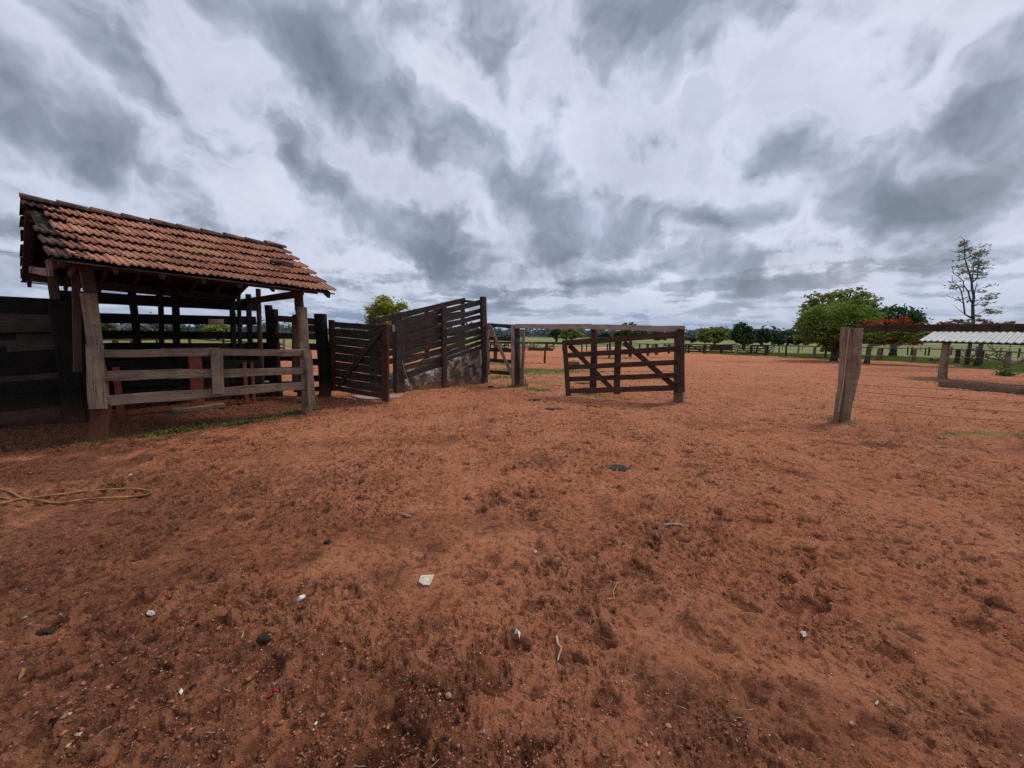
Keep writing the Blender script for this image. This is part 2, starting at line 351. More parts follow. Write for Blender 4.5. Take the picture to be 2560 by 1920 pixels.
# ------------------------------------------------------------------ materials
def new_mat(name):
    m = bpy.data.materials.new(name); m.use_nodes = True; return m, NT(m.node_tree)
def finish(t, col, rough, height_, dist=.004, strength=1.0, spec=.25, metal=0.0, extra=None):
    p = t.n('ShaderNodeBsdfPrincipled', {'Roughness': rough, 'Metallic': metal, 'Specular IOR Level': spec})
    if isinstance(col, bpy.types.NodeSocket): t.nt.links.new(col, p.inputs['Base Color'])
    else: p.inputs['Base Color'].default_value = (*col, 1)
    if height_ is not None:
        b = t.n('ShaderNodeBump', {'Height': height_, 'Distance': dist, 'Strength': strength}); t.nt.links.new(b.outputs[0], p.inputs['Normal'])
    t.n('ShaderNodeOutputMaterial', {0: p.outputs[0]})
    return p
def wood(name, dark, light, tint, lichen=0.0, base_red=0.0, crack=.5):
    m, t = new_mat(name)
    uv = t.n('ShaderNodeUVMap').outputs[0]
    bid = t.n('ShaderNodeAttribute', attribute_name='bid').outputs['Fac']
    gx = t.vm('MULTIPLY', uv, (2.2, 42, 1)); g1 = t.noise(gx, 1.0, 6, .62, dist=.6)
    g2 = t.noise(t.vm('MULTIPLY', uv, (1.2, 9, 1)), 1.0, 4, .55)
    pos = t.n('ShaderNodeNewGeometry').outputs['Position']
    pz = t.n('ShaderNodeSeparateXYZ', {0: pos}).outputs[2]
    blot = t.noise(pos, 4.0, 5, .6)
    f = t.math('ADD', t.math('MULTIPLY', g1, .65), t.math('MULTIPLY', g2, .35))
    c = t.ramp(f, [(.30, dark), (.52, tuple(.5*(a+b) for a, b in zip(dark, light))), (.72, light)])
    c = t.mix(t.mapr(bid, 0, 1, 0, .55), c, tint, 'MIX')
    c = t.mix(t.mapr(blot, .45, .72, 0, .65), c, tuple(x*.42 for x in dark), 'MIX')
    ck = t.mapr(t.noise(t.vm('MULTIPLY', uv, (1.4, 75, 1)), 1.0, 3, .5, dist=1.0), .60, .68, 0, crack)
    c = t.mix(ck, c, tuple(x*.15 for x in dark), 'MIX')
    if lichen:
        l = t.mapr(t.noise(pos, 17, 6, .7), .60, .66, 0, lichen); c = t.mix(l, c, (.34, .34, .31))
    # splashed red earth low on the timber
    rz = t.math('MULTIPLY', t.mapr(pz, .0, .55, 1, 0, True), t.mapr(t.noise(pos, 6, 4, .6), .3, .7, .2, 1))
    c = t.mix(t.math('MULTIPLY', rz, .55+base_red), c, (.17, .065, .038))
    h = t.math('SUBTRACT', t.math('ADD', f, t.math('MULTIPLY', blot, .4)), t.math('MULTIPLY', ck, .9))
    finish(t, c, .88, h, .006, .9, .2)
    return m
W_DARK = wood('wood_dark', (0.0243, 0.0189, 0.0162), (0.0918, 0.0729, 0.0635), (0.0473, 0.0297, 0.0230))
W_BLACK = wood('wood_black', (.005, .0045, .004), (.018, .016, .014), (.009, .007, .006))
W_GREY = wood('wood_grey', (0.1094, 0.0767, 0.0546), (0.3499, 0.2580, 0.1916), (0.1895, 0.1390, 0.1022), lichen=.25, crack=.8)
W_PALE = wood('wood_pale', (0.2475, 0.1700, 0.1354), (0.5445, 0.4172, 0.3349), (0.3795, 0.2626, 0.2137), lichen=.1, crack=.7)
W_BROWN = wood('wood_brown', (0.0338, 0.0202, 0.0142), (0.1125, 0.0689, 0.0499), (0.0619, 0.0333, 0.0214), crack=.7)
W_RUST = wood('wood_reddish', (.040, .016, .010), (.13, .055, .034), (.07, .03, .02), crack=.7)
W_BARK = wood('wood_bark', (0.1403, 0.0935, 0.0621), (0.4675, 0.3230, 0.2240), (0.2805, 0.1955, 0.1373), lichen=.75, crack=.9, base_red=.2)
W_PINK = wood('wood_raw', (.20, .12, .095), (.36, .25, .21), (.27, .175, .145), crack=.4)

def simple(name, c, rough=.7, spec=.3, metal=0, nscale=14, var=.35, c2=None):
    m, t = new_mat(name); pos = t.n('ShaderNodeNewGeometry').outputs['Position']
    n = t.noise(pos, nscale, 5, .6)
    col = t.mix(t.mapr(n, .35, .68, 0, 1), c, c2 or tuple(x*(1-var) for x in c))
    finish(t, col, rough, n, .003, .6, spec, metal); return m
M_REDP = simple('red_painted_steel', (.24, .055, .035), .6, .3, 0, 9, .5, (.11, .032, .02))
M_WIRE = simple('wire_rusty', (.075, .045, .032), .6, .4, .3, 3)
M_WIREG = simple('wire_galvanised', (.30, .28, .25), .55, .4, .4, 3)
M_ROPEP = simple('pale_rope', (.42, .32, .25), .8)
M_ROPE = simple('rope_green', (.10, .22, .16), .8)
M_IRON = simple('iron', (.05, .04, .04), .5, .4, .5)

def tile_mat(name, moss_all=.25):
    m, t = new_mat(name)
    bid = t.n('ShaderNodeAttribute', attribute_name='bid').outputs['Fac']
    uv = t.n('ShaderNodeUVMap').outputs[0]; su = t.n('ShaderNodeSeparateXYZ', {0: uv})
    pos = t.n('ShaderNodeNewGeometry').outputs['Position']
    c = t.ramp(bid, [(0, (.27, .112, .066)), (.3, (.36, .155, .090)), (.6, (.40, .180, .106)), (.85, (.45, .210, .128)), (1, (.40, .215, .125))])
    n1 = t.noise(pos, 9, 6, .65); n2 = t.noise(pos, 2.1, 5, .6); n3 = t.noise(pos, 45, 3, .6)
    c = t.mix(t.mapr(n1, .5, .8, 0, .4), c, (.26, .105, .07))
    c = t.mix(t.mapr(n3, .55, .75, 0, .35), c, (.42, .24, .15))
    # black crust of lichen: heaviest at the ridge and at the left end (u: along the roof, v: down it, 0..1)
    endw = t.mapr(su.outputs[0], 0.0, .12, .25, 0, True); top = t.mapr(su.outputs[1], 0.0, .20, .11, 0, True)
    rend = t.mapr(su.outputs[0], .93, 1.0, 0, .10, True)
    k = t.math('ADD', t.math('ADD', endw, top), rend)
    k = t.math('ADD', k, t.math('ADD', t.math('MULTIPLY', n1, .55), t.math('MULTIPLY', n2, .45)))
    mk = t.mapr(k, .63, .73, 0, .9, True)
    c = t.mix(mk, c, (.018, .014, .013))
    nz = t.n('ShaderNodeSeparateXYZ', {0: t.n('ShaderNodeNewGeometry').outputs['True Normal']}).outputs[2]
    c = t.mix(t.mapr(nz, -.1, -.4, 0, .9), c, (.022, .012, .010))            # undersides painted dark for the shade beneath the roof
    finish(t, c, .85, n1, .004, .7, .2); return m
M_TILE = tile_mat('clay_tile')
def ridge_mat():
    m, t = new_mat('clay_ridge'); pos = t.n('ShaderNodeNewGeometry').outputs['Position']
    n1 = t.noise(pos, 6, 6, .65)
    c = t.ramp(n1, [(.36, (.030, .022, .020)), (.50, (.075, .050, .045)), (.62, (.19, .085, .065)), (.75, (.27, .125, .09))])
    finish(t, c, .9, n1, .006, .8, .2); return m
M_RIDGE = ridge_mat()
def concrete():
    m, t = new_mat('mossy_plaster'); pos = t.n('ShaderNodeNewGeometry').outputs['Position']
    z = t.n('ShaderNodeSeparateXYZ', {0: pos}).outputs[2]
    n1 = t.noise(pos, 3.2, 7, .66, dist=.5); n2 = t.noise(pos, 11, 6, .7); n3 = t.noise(t.vm('ADD', pos, (7, 3, 1)), 2.3, 5, .6, dist=.8)
    c = t.ramp(n2, [(.3, (.17, .12, .085)), (.55, (.32, .245, .18)), (.75, (.42, .35, .28))])
    c = t.mix(t.mapr(n1, .41, .52, 0, .9), c, (.040, .034, .027))
    c = t.mix(t.mapr(n3, .60, .63, 0, .85), c, (.44, .42, .38))
    c = t.mix(t.math('MULTIPLY', t.mapr(z, 0, .35, 1, 0, True), .75), c, (.24, .105, .062))
    h = t.math('ADD', n2, t.math('MULTIPLY', t.mapr(n3, .60, .62, 0, 1), -.7))
    finish(t, c, .92, h, .02, .9, .15); return m
M_CONC = concrete()

def ground_mat():
    m, t = new_mat('red_earth'); pos = t.n('ShaderNodeNewGeometry').outputs['Position']
    ga = t.n('ShaderNodeAttribute', attribute_name='grass').outputs['Fac']; da = t.n('ShaderNodeAttribute', attribute_name='stain_shade').outputs['Fac']
    ha = t.n('ShaderNodeAttribute', attribute_name='relief').outputs['Fac']
    n0 = t.noise(pos, .55, 5, .6); n1 = t.noise(pos, 3.3, 6, .62); n2 = t.noise(pos, 26, 8, .75); n3 = t.noise(pos, 130, 3, .6)
    c = t.ramp(t.math('ADD', t.math('MULTIPLY', n1, .5), t.math('MULTIPLY', n2, .5)), [(.34, (.27, .085, .040)), (.50, (.45, .158, .075)), (.66, (.56, .235, .122))])
    c = t.mix(t.mapr(n0, .40, .66, 0.05, .50), c, (.54, .235, .130))            # paler sandy parts
    c = t.mix(t.mapr(ha, -.9, -.15, .55, 0, True), c, (.11, .036, .020))       # shade painted into the prints and hollows
    c = t.mix(t.mapr(ha, .15, .9, 0, .25, True), c, (.42, .19, .115))         # duller tone on the ridges
    c = t.mix(t.mapr(n3, .60, .72, 0, .45), c, (.50, .30, .21))
    c = t.mix(t.mapr(n3, .40, .28, 0, .5), c, (.13, .048, .03))
    sp1 = t.noise(pos, 17, 9, .78); sp2 = t.noise(pos, 5.5, 9, .8)
    c = t.mix(t.mapr(sp1, .575, .65, 0, .5), c, (.115, .038, .021))  # dark specks stand in for the small shadows between crumbs
    c = t.mix(t.mapr(sp2, .57, .66, 0, .5), c, (.14, .048, .027))
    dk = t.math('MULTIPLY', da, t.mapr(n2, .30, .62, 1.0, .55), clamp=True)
    c = t.mix(t.math('MULTIPLY', dk, .92), c, (.034, .014, .009))  # this mask carries dung and damp as well as painted shade
    gn = t.noise(pos, 1.1, 5, .6); gn2 = t.noise(pos, .045, 4, .6)
    gc = t.ramp(gn, [(.3, (.10, .135, .035)), (.55, (.17, .21, .058)), (.75, (.25, .26, .10))])
    gc = t.mix(t.mapr(gn2, .45, .62, 0, .6), gc, (.30, .25, .14))
    sp = t.math('MULTIPLY', ga, 1.0)
    gm = t.mapr(t.math('ADD', sp, t.math('MULTIPLY', t.math('SUBTRACT', n2, .5), .8)), .35, .65, 0, 1, True)
    c = t.mix(gm, c, gc)
    h = t.math('ADD', t.math('MULTIPLY', n2, 1.0), t.math('MULTIPLY', n3, .35))
    h = t.math('SUBTRACT', h, t.math('MULTIPLY', t.mapr(sp1, .54, .64, 0, 1), .5))
    finish(t, c, .95, h, .04, 1.0, .12); return m
M_EARTH = ground_mat()

# ------------------------------------------------------------------ ground
def build_ground():
    nr, na = 1150, 1500
    rr = np.concatenate([.45*(62/.45)**(np.arange(nr)/(nr-1)), 62*(5200/62)**(np.arange(1, 60)/59)])
    half = math.radians(66)
    aa = np.concatenate([np.linspace(-half, half, na), np.linspace(half, 2*math.pi-half, 181)[1:-1]])
    A, R = np.meshgrid(aa, rr); jr = 1+(hsh(np.arange(A.size).reshape(A.shape), A*0+3, 5)-.5)*.003
    x = (R*jr*np.sin(A)).ravel(); y = (R*jr*np.cos(A)).ravel()
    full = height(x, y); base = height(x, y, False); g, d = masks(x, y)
    z = full + g*.01
    x = np.append(x, 0); y = np.append(y, 0); z = np.append(z, 0)
    rel = np.append((full-base)/.013, 0); g = np.append(g, 0); d = np.append(d, 0)
    n, k = len(rr), len(aa)
    i, j = np.meshgrid(np.arange(n-1), np.arange(k), indexing='ij'); j2 = (j+1) % k
    fq = np.stack([i*k+j, i*k+j2, (i+1)*k+j2, (i+1)*k+j], -1).reshape(-1, 4)[:, ::-1]
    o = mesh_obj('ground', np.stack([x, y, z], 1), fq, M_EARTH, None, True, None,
                 {'grass': ('POINT', g), 'stain_shade': ('POINT', d), 'relief': ('POINT', rel)})
    tag(o, kind='structure')
build_ground()

# ------------------------------------------------------------------ the tiled shelter
SA = G(240, 1105); SB = G(770, 1032); SH = Plane(SA, SB)
def build_shelter():
    root = empty('cattle_shelter', (SA.x, SA.y, 0), 'open timber cattle shelter under an orange clay tile roof stained with black lichen', 'shelter')
    e0 = SH.hit(120, 642, -.5); e1 = SH.hit(836, 731, -.5); r0_ = SH.hit(50, 500, 1.6); r1_ = SH.hit(708, 622, 1.6)
    b0 = SH.hit(50, 700, 3.7); b1 = SH.hit(585, 752, 3.7)
    NC, NR = 20, 6
    def slope(E0, E1, R0, R1, name, label=None, flip=1):
        mb = MB(); rows = NR
        prof = [(0, .004), (.10, .022), (.20, .024), (.30, .006), (.48, .003), (.56, .020), (.66, .022), (.76, .005), (.92, .004), (1.0, .026), (1.08, .020)]
        for r in range(rows):
            for c in range(NC):
                if name == 'roof_front' and c == 0 and r in (1, 2): continue
                ru0 = c/NC; ru1 = (c+1)/NC
                va = r/rows; vb = (r+1.13)/rows
                J = lambda: (random.random()-.5)
                ja, jb, jz, jr = J()*.010, J()*.014, J()*.014, J()*.05
                if random.random() < .06: jb += .035; jz += .012; jr *= 2
                if c < 2: ja, jb, jr = J()*.03, J()*.05, J()*.2
                top = []; bot = []
                rings = []
                for (v, lift) in ((va, -.012), (vb, .062)):
                    up_ = []; lo = []
                    for (q, hgt) in prof:
                        u = ru0 + (ru1-ru0)*q + jr*(v-va)*.2
                        P0 = R0.lerp(R1, u); P1 = E0.lerp(E1, u); p = P0.lerp(P1, min(v, 1.04)+(jb if v == vb else 0)*1.0)
                        sag = -.05*math.sin(u*math.pi)*math.sin(min(v, 1)*math.pi)
                        nrm = Vector((0, 0, 1))
                        p = p + nrm*(lift+hgt*1.15+jz+sag)
                        up_.append(p); lo.append(p-nrm*(.016 if v == va else .026))
                    rings.append(up_+lo[::-1])
                o = len(mb.v); n = len(rings[0]); bid = random.random()
                for rg in rings: mb.v += [tuple(p) for p in rg]
                for j in range(n):
                    mb.f.append((o+j, o+(j+1) % n, o+n+(j+1) % n, o+n+j)); mb.b.append(bid)
                    mb.uv += [(ru0, va)]*2 + [(ru0, vb)]*2
                h = n//2
                for base in (o, o+n):
                    for j in range(h-1):
                        mb.f.append((base+j, base+j+1, base+n-2-j, base+n-1-j)); mb.b.append(bid); mb.uv += [(ru0, va)]*4
        dk = MB(); q = Z*-.030  # black sheet added so the gaps between tile rows look shaded
        for i in range(10):
            ka, kb = i/10, (i+1)/10; sg = lambda k: Z*(-.05*math.sin(k*math.pi)*.6)
            dk.loft([[E0.lerp(E1, .012+k*.976).lerp(R0.lerp(R1, .012+k*.976), v)+q+sg(k)-Z*o for v, o in ((.03, 0), (.97, 0), (.97, .012), (.03, .012))] for k in (ka, kb)], 0, [0, .4], .5)
        dk.build('gap_shade_sheet', W_BLACK, root)
        return mb.build(name, M_TILE, root)
    slope(e0, e1, r0_, r1_, 'roof_front'); slope(b0, b1, r0_, r1_, 'roof_rear')
    rg = MB(); nrd = 10
    for i in range(nrd):
        a = r0_.lerp(r1_, i/nrd); b = r0_.lerp(r1_, (i+1.10)/nrd); rings = []
        d = (b-a).normalized(); sd = (d.cross(Z)).normalized(); lf = (random.random()-.5)*.02
        for p, rr_, dz in ((a, .115, .030), (b, .10, .010)):
            ring = []
            for j in range(9):
                th = math.pi*(-.08 + 1.16*j/8); ring.append(p+sd*math.cos(th)*rr_*1.15+Z*(math.sin(th)*rr_*.62+dz+lf))
            for j in range(9):
                th = math.pi*(1.08 - 1.16*j/8); ring.append(p+sd*math.cos(th)*(rr_-.02)*1.15+Z*(math.sin(th)*(rr_-.025)*.62+dz+lf))
            rings.append(ring)
        rg.loft(rings, 0, [0, .4], random.random(), True)
    rg.build('ridge_cap', M_RIDGE, root)
    # roof timber: wall plates, rafters, laths
    def line(pa, pb, k): return pa.lerp(pb, k)
    dn = Vector((0, 0, -.09))
    for (x0, x1, kk) in ((e0, e1, .17), (b0, b1, .17)):
        m = MB(); a = line(x0, r0_, kk)+dn*1.6; b = line(x1, r1_, kk)+dn*1.6
        m.board(a+SH.u*.1, b-SH.u*.15, .14, .07, Z); m.build('wall_plate', W_BROWN, root)
    m = MB(); m.board(r0_+dn*1.7+SH.u*.05, r1_+dn*1.7-SH.u*.2, .14, .06, Z); m.build('ridge_beam', W_BROWN, root)
    for i in range(8):
        k = .03+.94*i/7; m = MB()
        for (E0, E1) in ((e0, e1), (b0, b1)):
            m.board(E0.lerp(E1, k)+dn*.95, r0_.lerp(r1_, k)+dn*.75, .075, .05, Z)
        m.build('rafter', W_DARK, root)
    m = MB()
    for (E0, E1) in ((e0, e1), (b0, b1)):
        for r in range(7):
            k = r/6.3; m.board(E0.lerp(r0_, k)+dn*.35, E1.lerp(r1_, k)+dn*.35, .05, .022, SH.n)
    m.build('roof_laths', W_DARK, root)
    for s_ in (SH.L-.1,):                     # tie beams
        m = MB(); zt = e0.z*(1-s_/SH.L)+e1.z*(s_/SH.L)-.06
        m.board(SH.P(s_, -.15, zt), SH.P(s_, 3.35, zt+.02), .13, .07, Z); m.build('tie_beam', W_PINK if s_ < 1 else W_BROWN, root)
    m = MB(); m.board(SH.hit(122, 662, -.1), SH.hit(152, 655, .35), .12, .06, Z); m.build('tie_beam', W_PINK, root)
    m = MB(); m.board(SH.hit(60, 672, 3.2), SH.hit(128, 682, 1.9), .12, .05, Z); m.build('tie_beam', W_PINK, root)
    m = MB(); m.board(r0_+dn*2+SH.u*.06, SH.hit(62, 702, 3.0), .07, .03, SH.u); m.build('gable_strut', W_BROWN, root)
    # posts: stout sawn foot, thinner timber above
    def post(nm, a, w, z0, z1, wd, th, mat, lean=0.0):
        m = MB(); m.board(SH.P(a, w, z0), SH.P(a+lean, w, z1), wd, th, SH.u, .008); return m.build(nm, mat, root)
    pa = SH.hit(236, 865, 0); ta = SH.hit(221, 733, 0)
    m = MB(); m.board(SH.P(0, .0, -.1), Vector((pa.x, pa.y, .55)), .19, .11, SH.u, .008); m.build('post', W_RUST, root)
    m = MB(); m.board(Vector((pa.x, pa.y, .45)), ta, .17, .08, SH.u, .007); m.build('post', W_GREY, root)
    m = MB(); m.board(SH.hit(244, 1022, -.1), SH.hit(238, 863, -.1), .18, .045, SH.u, .010); m.build('post_plank', W_GREY, root)
    m = MB(); m.board(SH.hit(226, 735, .05), SH.hit(212, 655, .05), .13, .09, SH.u); m.build('post_extension', W_BROWN, root)
    m = MB(); m.board(SH.hit(194, 930, .3), SH.hit(190, 668, .3), .09, .07, SH.u); m.build('post_extension', W_BROWN, root)
    m = MB(); m.board(SH.hit(178, 690, .35), SH.hit(203, 652, .1), .09, .06, Z); m.build('knee_brace', W_RUST, root)
    m = MB(); m.board(SH.hit(201, 668, .2), SH.hit(211, 725, .12), .035, .03, SH.u); m.build('knee_brace', W_GREY, root)
    m = MB(); m.board(SH.hit(140, 750, 2.0), SH.hit(128, 675, 2.0), .11, .09, SH.u); m.build('post_extension', W_BROWN, root)
    B0 = SH.P(SH.L+.03, 0, 0)
    m = MB(); m.board(SH.P(SH.L-.01, 0.02, -.1), SH.hit(755, 768, .02), .17, .10, SH.u, .008); m.build('post', W_GREY, root)
    m = MB(); m.board(SH.hit(777, 1012, -.11), SH.hit(768, 874, -.11), .14, .08, SH.u, .016, bow=.01); m.build('post_plank', W_GREY, root)
    m = MB(); m.log(SH.hit(752, 790, .16), SH.hit(745, 716, .16), .085, .075, 4, 10); m.build('post_extension', W_BROWN, root)
    m = MB(); m.board(SH.hit(738, 960, .28), SH.hit(737, 790, .28), .10, .08, SH.u); m.build('post_plank', W_RUST, root)
    for (px, py0, py1, wd) in ((404, 745, 1000, .085), (441, 742, 1000, .12)):
        m = MB(); m.board(SH.hit(px+4, py1, 2.95), SH.hit(px-4, 690, 2.95), wd, wd, SH.u); m.build('rear_post', W_BLACK, root)
    for (px, wd) in ((580, .10), (597, .07), (622, .10)):
        m = MB(); m.board(SH.hit(px+9, 1000, 2.95), SH.hit(px-1, 735, 2.95), wd, .09, SH.u); m.build('rear_post', W_BLACK, root)
    m = MB(); m.log(SH.hit(657, 985, 2.2), SH.hit(643, 722, 2.2), .055, .05, 5, 8); m.build('rear_post', W_BROWN, root)
    m = MB(); m.board(SH.P(-.15, 3.2, -.1), SH.P(-.2, 3.2, b0.z-.05), .14, .12, SH.u); m.build('rear_post', W_BLACK, root)
    # rails along the front
    for (a, b, wA, wB) in (((255, 882.5), (762, 881.5), .118, .130), ((258, 940.5), (762, 926.5), .150, .140), ((259, 1004), (762, 963.5), .150, .155)):
        m = MB(); m.board(SH.hit(*a, -.03), SH.hit(*b, -.03), wA, .055, Z, .011, 16, wB, bow=0); m.build('rail', W_GREY, root)
    m = MB(); m.board(SH.hit(546, 984, -.085), SH.hit(541, 877, -.085), .165, .045, SH.u, .006); m.build('rail_batten', W_GREY, root)
    return root
build_shelter()

# broken tiles slid loose on the roof
def loose_tiles():
    m = MB(); e0 = SH.hit(120, 642, -.5); e1 = SH.hit(836, 731, -.5); r0_ = SH.hit(50, 500, 1.6); r1_ = SH.hit(708, 622, 1.6)
    nn = ((r0_-e0).cross(e1-e0)).normalized(); nn = nn if nn.z > 0 else -nn
    a = SH.hit(672, 671, .35); b = SH.hit(730, 692, .25)
    for P in (a, b):
        k = (e0-P).dot(nn); P += nn*(k+.14)
    dd = (b-a).normalized()
    sd = nn.cross(dd)
    for i in range(4):
        off = sd*(.035*i-.05)+nn*(.012*(i % 2))+dd*(.02*i)
        m.board(a+off, b+off-dd*.02*i, .05, .02, nn, .006)
    m.board(a+nn*.02, a+dd*.2+nn*.03, .14, .02, sd, .008)
    return tag(m.build('roof_tile', M_RIDGE), 'broken dark tile pieces lying loose near the right end of the orange tile roof', 'roof tile')
loose_tiles()

# ------------------------------------------------------------------ the cattle crush under the shelter
def build_crush():
    root = empty('cattle_crush', SH.P(.8, 1.9, 0), 'red painted steel and plank cattle crush standing in the dark under the tiled shelter', 'cattle crush')
    f0 = SH.hit(496, 1034, 1.9); f0.z = 0
    w = 1.9
    m = MB(); m.board(SH.hit(497, 1034, w), SH.hit(486, 880, w), .21, .06, SH.u, .002); m.build('leg', M_REDP, root)
    for (px, py, wd) in ((303, 1030, .10), (618, 1010, .07), (636, 1008, .06), (272, 1030, .09)):
        g = SH.hit(px, py, w); m = MB(); m.board((g.x, g.y, -.03), (g.x, g.y, .95), wd, .06, SH.u, .002); m.build('leg', M_REDP, root)
    m = MB(); m.board(SH.hit(404, 874, w), SH.hit(550, 873, w), .06, .12, Z, .003); m.build('top_beam', M_REDP, root)
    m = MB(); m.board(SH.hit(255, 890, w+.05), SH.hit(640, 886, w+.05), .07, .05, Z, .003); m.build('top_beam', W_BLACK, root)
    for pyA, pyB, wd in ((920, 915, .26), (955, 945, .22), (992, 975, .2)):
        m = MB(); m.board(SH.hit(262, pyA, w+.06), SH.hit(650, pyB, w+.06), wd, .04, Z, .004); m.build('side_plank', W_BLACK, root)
    c = SH.hit(500, 1037, w-.02); m = MB(); m.board(c-SH.u*.42+Z*(.05-c.z), c+SH.u*.42+Z*(.05-c.z), .30, .08, SH.n, .01); m.build('foot_plank', W_GREY, root)
    return root
build_crush()

# ------------------------------------------------------------------ dark board walls of the race and the tall fence on the left
def board_run(name, label, P, segs, posts, mat, cat='fence', group=None, pmat=None, w_post=.14):
    """segs: rails as (pxA,pyA,pxB,pyB,width m,w offset); posts as (px, py_base or None, py_top, width, w)"""
    root = empty(name, (P.A.x, P.A.y, 0), label, cat, group)
    for (xa, ya, xb, yb, wd, w) in segs:
        m = MB(); m.board(P.hit(xa, ya, w), P.hit(xb, yb, w), wd, .045, Z, .006); m.build('rail', mat, root)
    for (px, pyt, wd, w, logish) in posts:
        tp = P.hit(px, pyt, w); m = MB()
        if logish: m.log((tp.x, tp.y, -.15), tp, wd/2*1.05, wd/2, 8, 12, .08)
        else: m.board((tp.x, tp.y, -.15), tp, wd, wd*.8, P.u, .006)
        m.build('post', pmat or mat, root)
    return root
LW = 2.0
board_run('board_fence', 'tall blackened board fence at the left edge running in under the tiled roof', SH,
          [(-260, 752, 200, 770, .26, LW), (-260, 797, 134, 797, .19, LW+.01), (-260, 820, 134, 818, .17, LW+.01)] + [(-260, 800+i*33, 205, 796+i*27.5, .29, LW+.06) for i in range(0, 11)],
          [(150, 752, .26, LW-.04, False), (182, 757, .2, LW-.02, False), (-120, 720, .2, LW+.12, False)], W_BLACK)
m_ = bpy.data.objects['board_fence']
for o_ in [c for c in m_.children if c.name.startswith('rail')][5::3]: o_.data.materials[0] = W_DARK
for o_ in [c for c in m_.children if c.name.startswith('rail')][1:3]: o_.data.materials[0] = W_DARK; o_['label'] = 'dull grey plank near the top'
RW = 2.95
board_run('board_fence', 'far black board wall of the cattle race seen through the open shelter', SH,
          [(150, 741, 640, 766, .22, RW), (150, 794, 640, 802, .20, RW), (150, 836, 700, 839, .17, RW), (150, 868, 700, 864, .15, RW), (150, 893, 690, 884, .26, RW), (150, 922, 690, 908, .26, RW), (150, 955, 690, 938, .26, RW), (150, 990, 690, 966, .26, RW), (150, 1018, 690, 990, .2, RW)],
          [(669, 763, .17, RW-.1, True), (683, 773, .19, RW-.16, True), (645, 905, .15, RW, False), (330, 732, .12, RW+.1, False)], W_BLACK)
m = MB(); m.board(SH.hit(520, 803, RW-.05), SH.hit(559, 805, RW-.05), .13, .03, Z, .008)
o_ = m.build('patch_board', W_PALE, bpy.data.objects['board_fence.001']); o_['label'] = 'short pale plank nailed over the black rail'
g1 = SH.hit(678, 990, RW); g2 = G(802, 991); P2 = Plane(g1, g2)
board_run('board_fence', 'short black railed panel with a stout dark post between shelter and open boarded gate', P2,
          [(690, 796, 800, 806, .16, 0), (690, 839, 800, 842, .15, 0), (735, 818, 800, 822, .16, .06), (735, 866, 800, 868, .17, .06), (735, 905, 800, 905, .17, .06), (735, 948, 800, 946, .15, .06), (735, 975, 800, 972, .12, .06), (690, 925, 745, 924, .15, .1), (690, 962, 745, 960, .15, .1), (690, 896, 745, 897, .13, .3)],
          [(803, 785, .29, -.02, True), (740, 786, .13, .05, False)], W_BLACK)
for o_ in list(bpy.data.objects['board_fence.002'].children)[2:6]: o_.data.materials[0] = W_BROWN

# ------------------------------------------------------------------ gates
def gate(name, label, P, left, right, rails, braces, mat, rail_t=.035, mids=(), stile_w=.14, cat='gate', w0=0.0, group=None, wl=None):
    """left/right/mids: (px_bottom, py_bottom, px_top, py_top); rails: (pyL, pyR, width m) at the stile columns"""
    root = empty(name, (P.A.x, P.A.y, 0), label, cat, group)
    for (s_, sw) in ((left, wl or stile_w), (right, stile_w)):
        m = MB(); m.board(P.hit(s_[0], s_[1], w0-.045), P.hit(s_[2], s_[3], w0-.045), sw, .07, P.u, .006); m.build('stile', mat, root)
    for s_ in mids:
        m = MB(); m.board(P.hit(s_[0], s_[1], w0+.04), P.hit(s_[2], s_[3], w0+.04), s_[4], .04, P.u, .005); m.build('upright', mat, root)
    for (yl, yr, wd) in rails:
        m = MB(); m.board(P.hit((left[0]+left[2])/2+(yl-(left[1]+left[3])/2)*(left[0]-left[2])/max(1, left[1]-left[3]), yl, w0), P.hit((right[0]+right[2])/2, yr, w0), wd, rail_t, Z, .006); m.build('rail', mat, root)
    for (a, b, c, d, wd, off) in braces:
        m = MB(); m.board(P.hit(a, b, w0+off), P.hit(c, d, w0+off), wd, .035, Z if abs(a-c) > abs(b-d) else P.u, .005); m.build('brace', mat, root)
    return root
# 1: boarded gate swung open beside the loading ramp
PG1 = Plane(G(830, 978, .12), G(963, 1004, .03))
gate('board_gate', 'dark brown boarded gate with a diagonal brace, swung open left of the loading ramp', PG1, (832, 977, 829, 800), (964, 1003, 963, 810),
     [(811+0*1, 820, .13)] + [(811+(962-811)*i/7.5+0, 820+(985-820)*i/7.5, .195) for i in range(1, 8)] + [(968, 992, .12)], [(845, 965, 955, 822, .12, -.07)], W_RUST, wl=.17, stile_w=.19)
for o_ in list(bpy.data.objects['board_gate'].children):
    if o_.name.startswith(('rail', 'brace')): o_.data.materials[0] = W_DARK

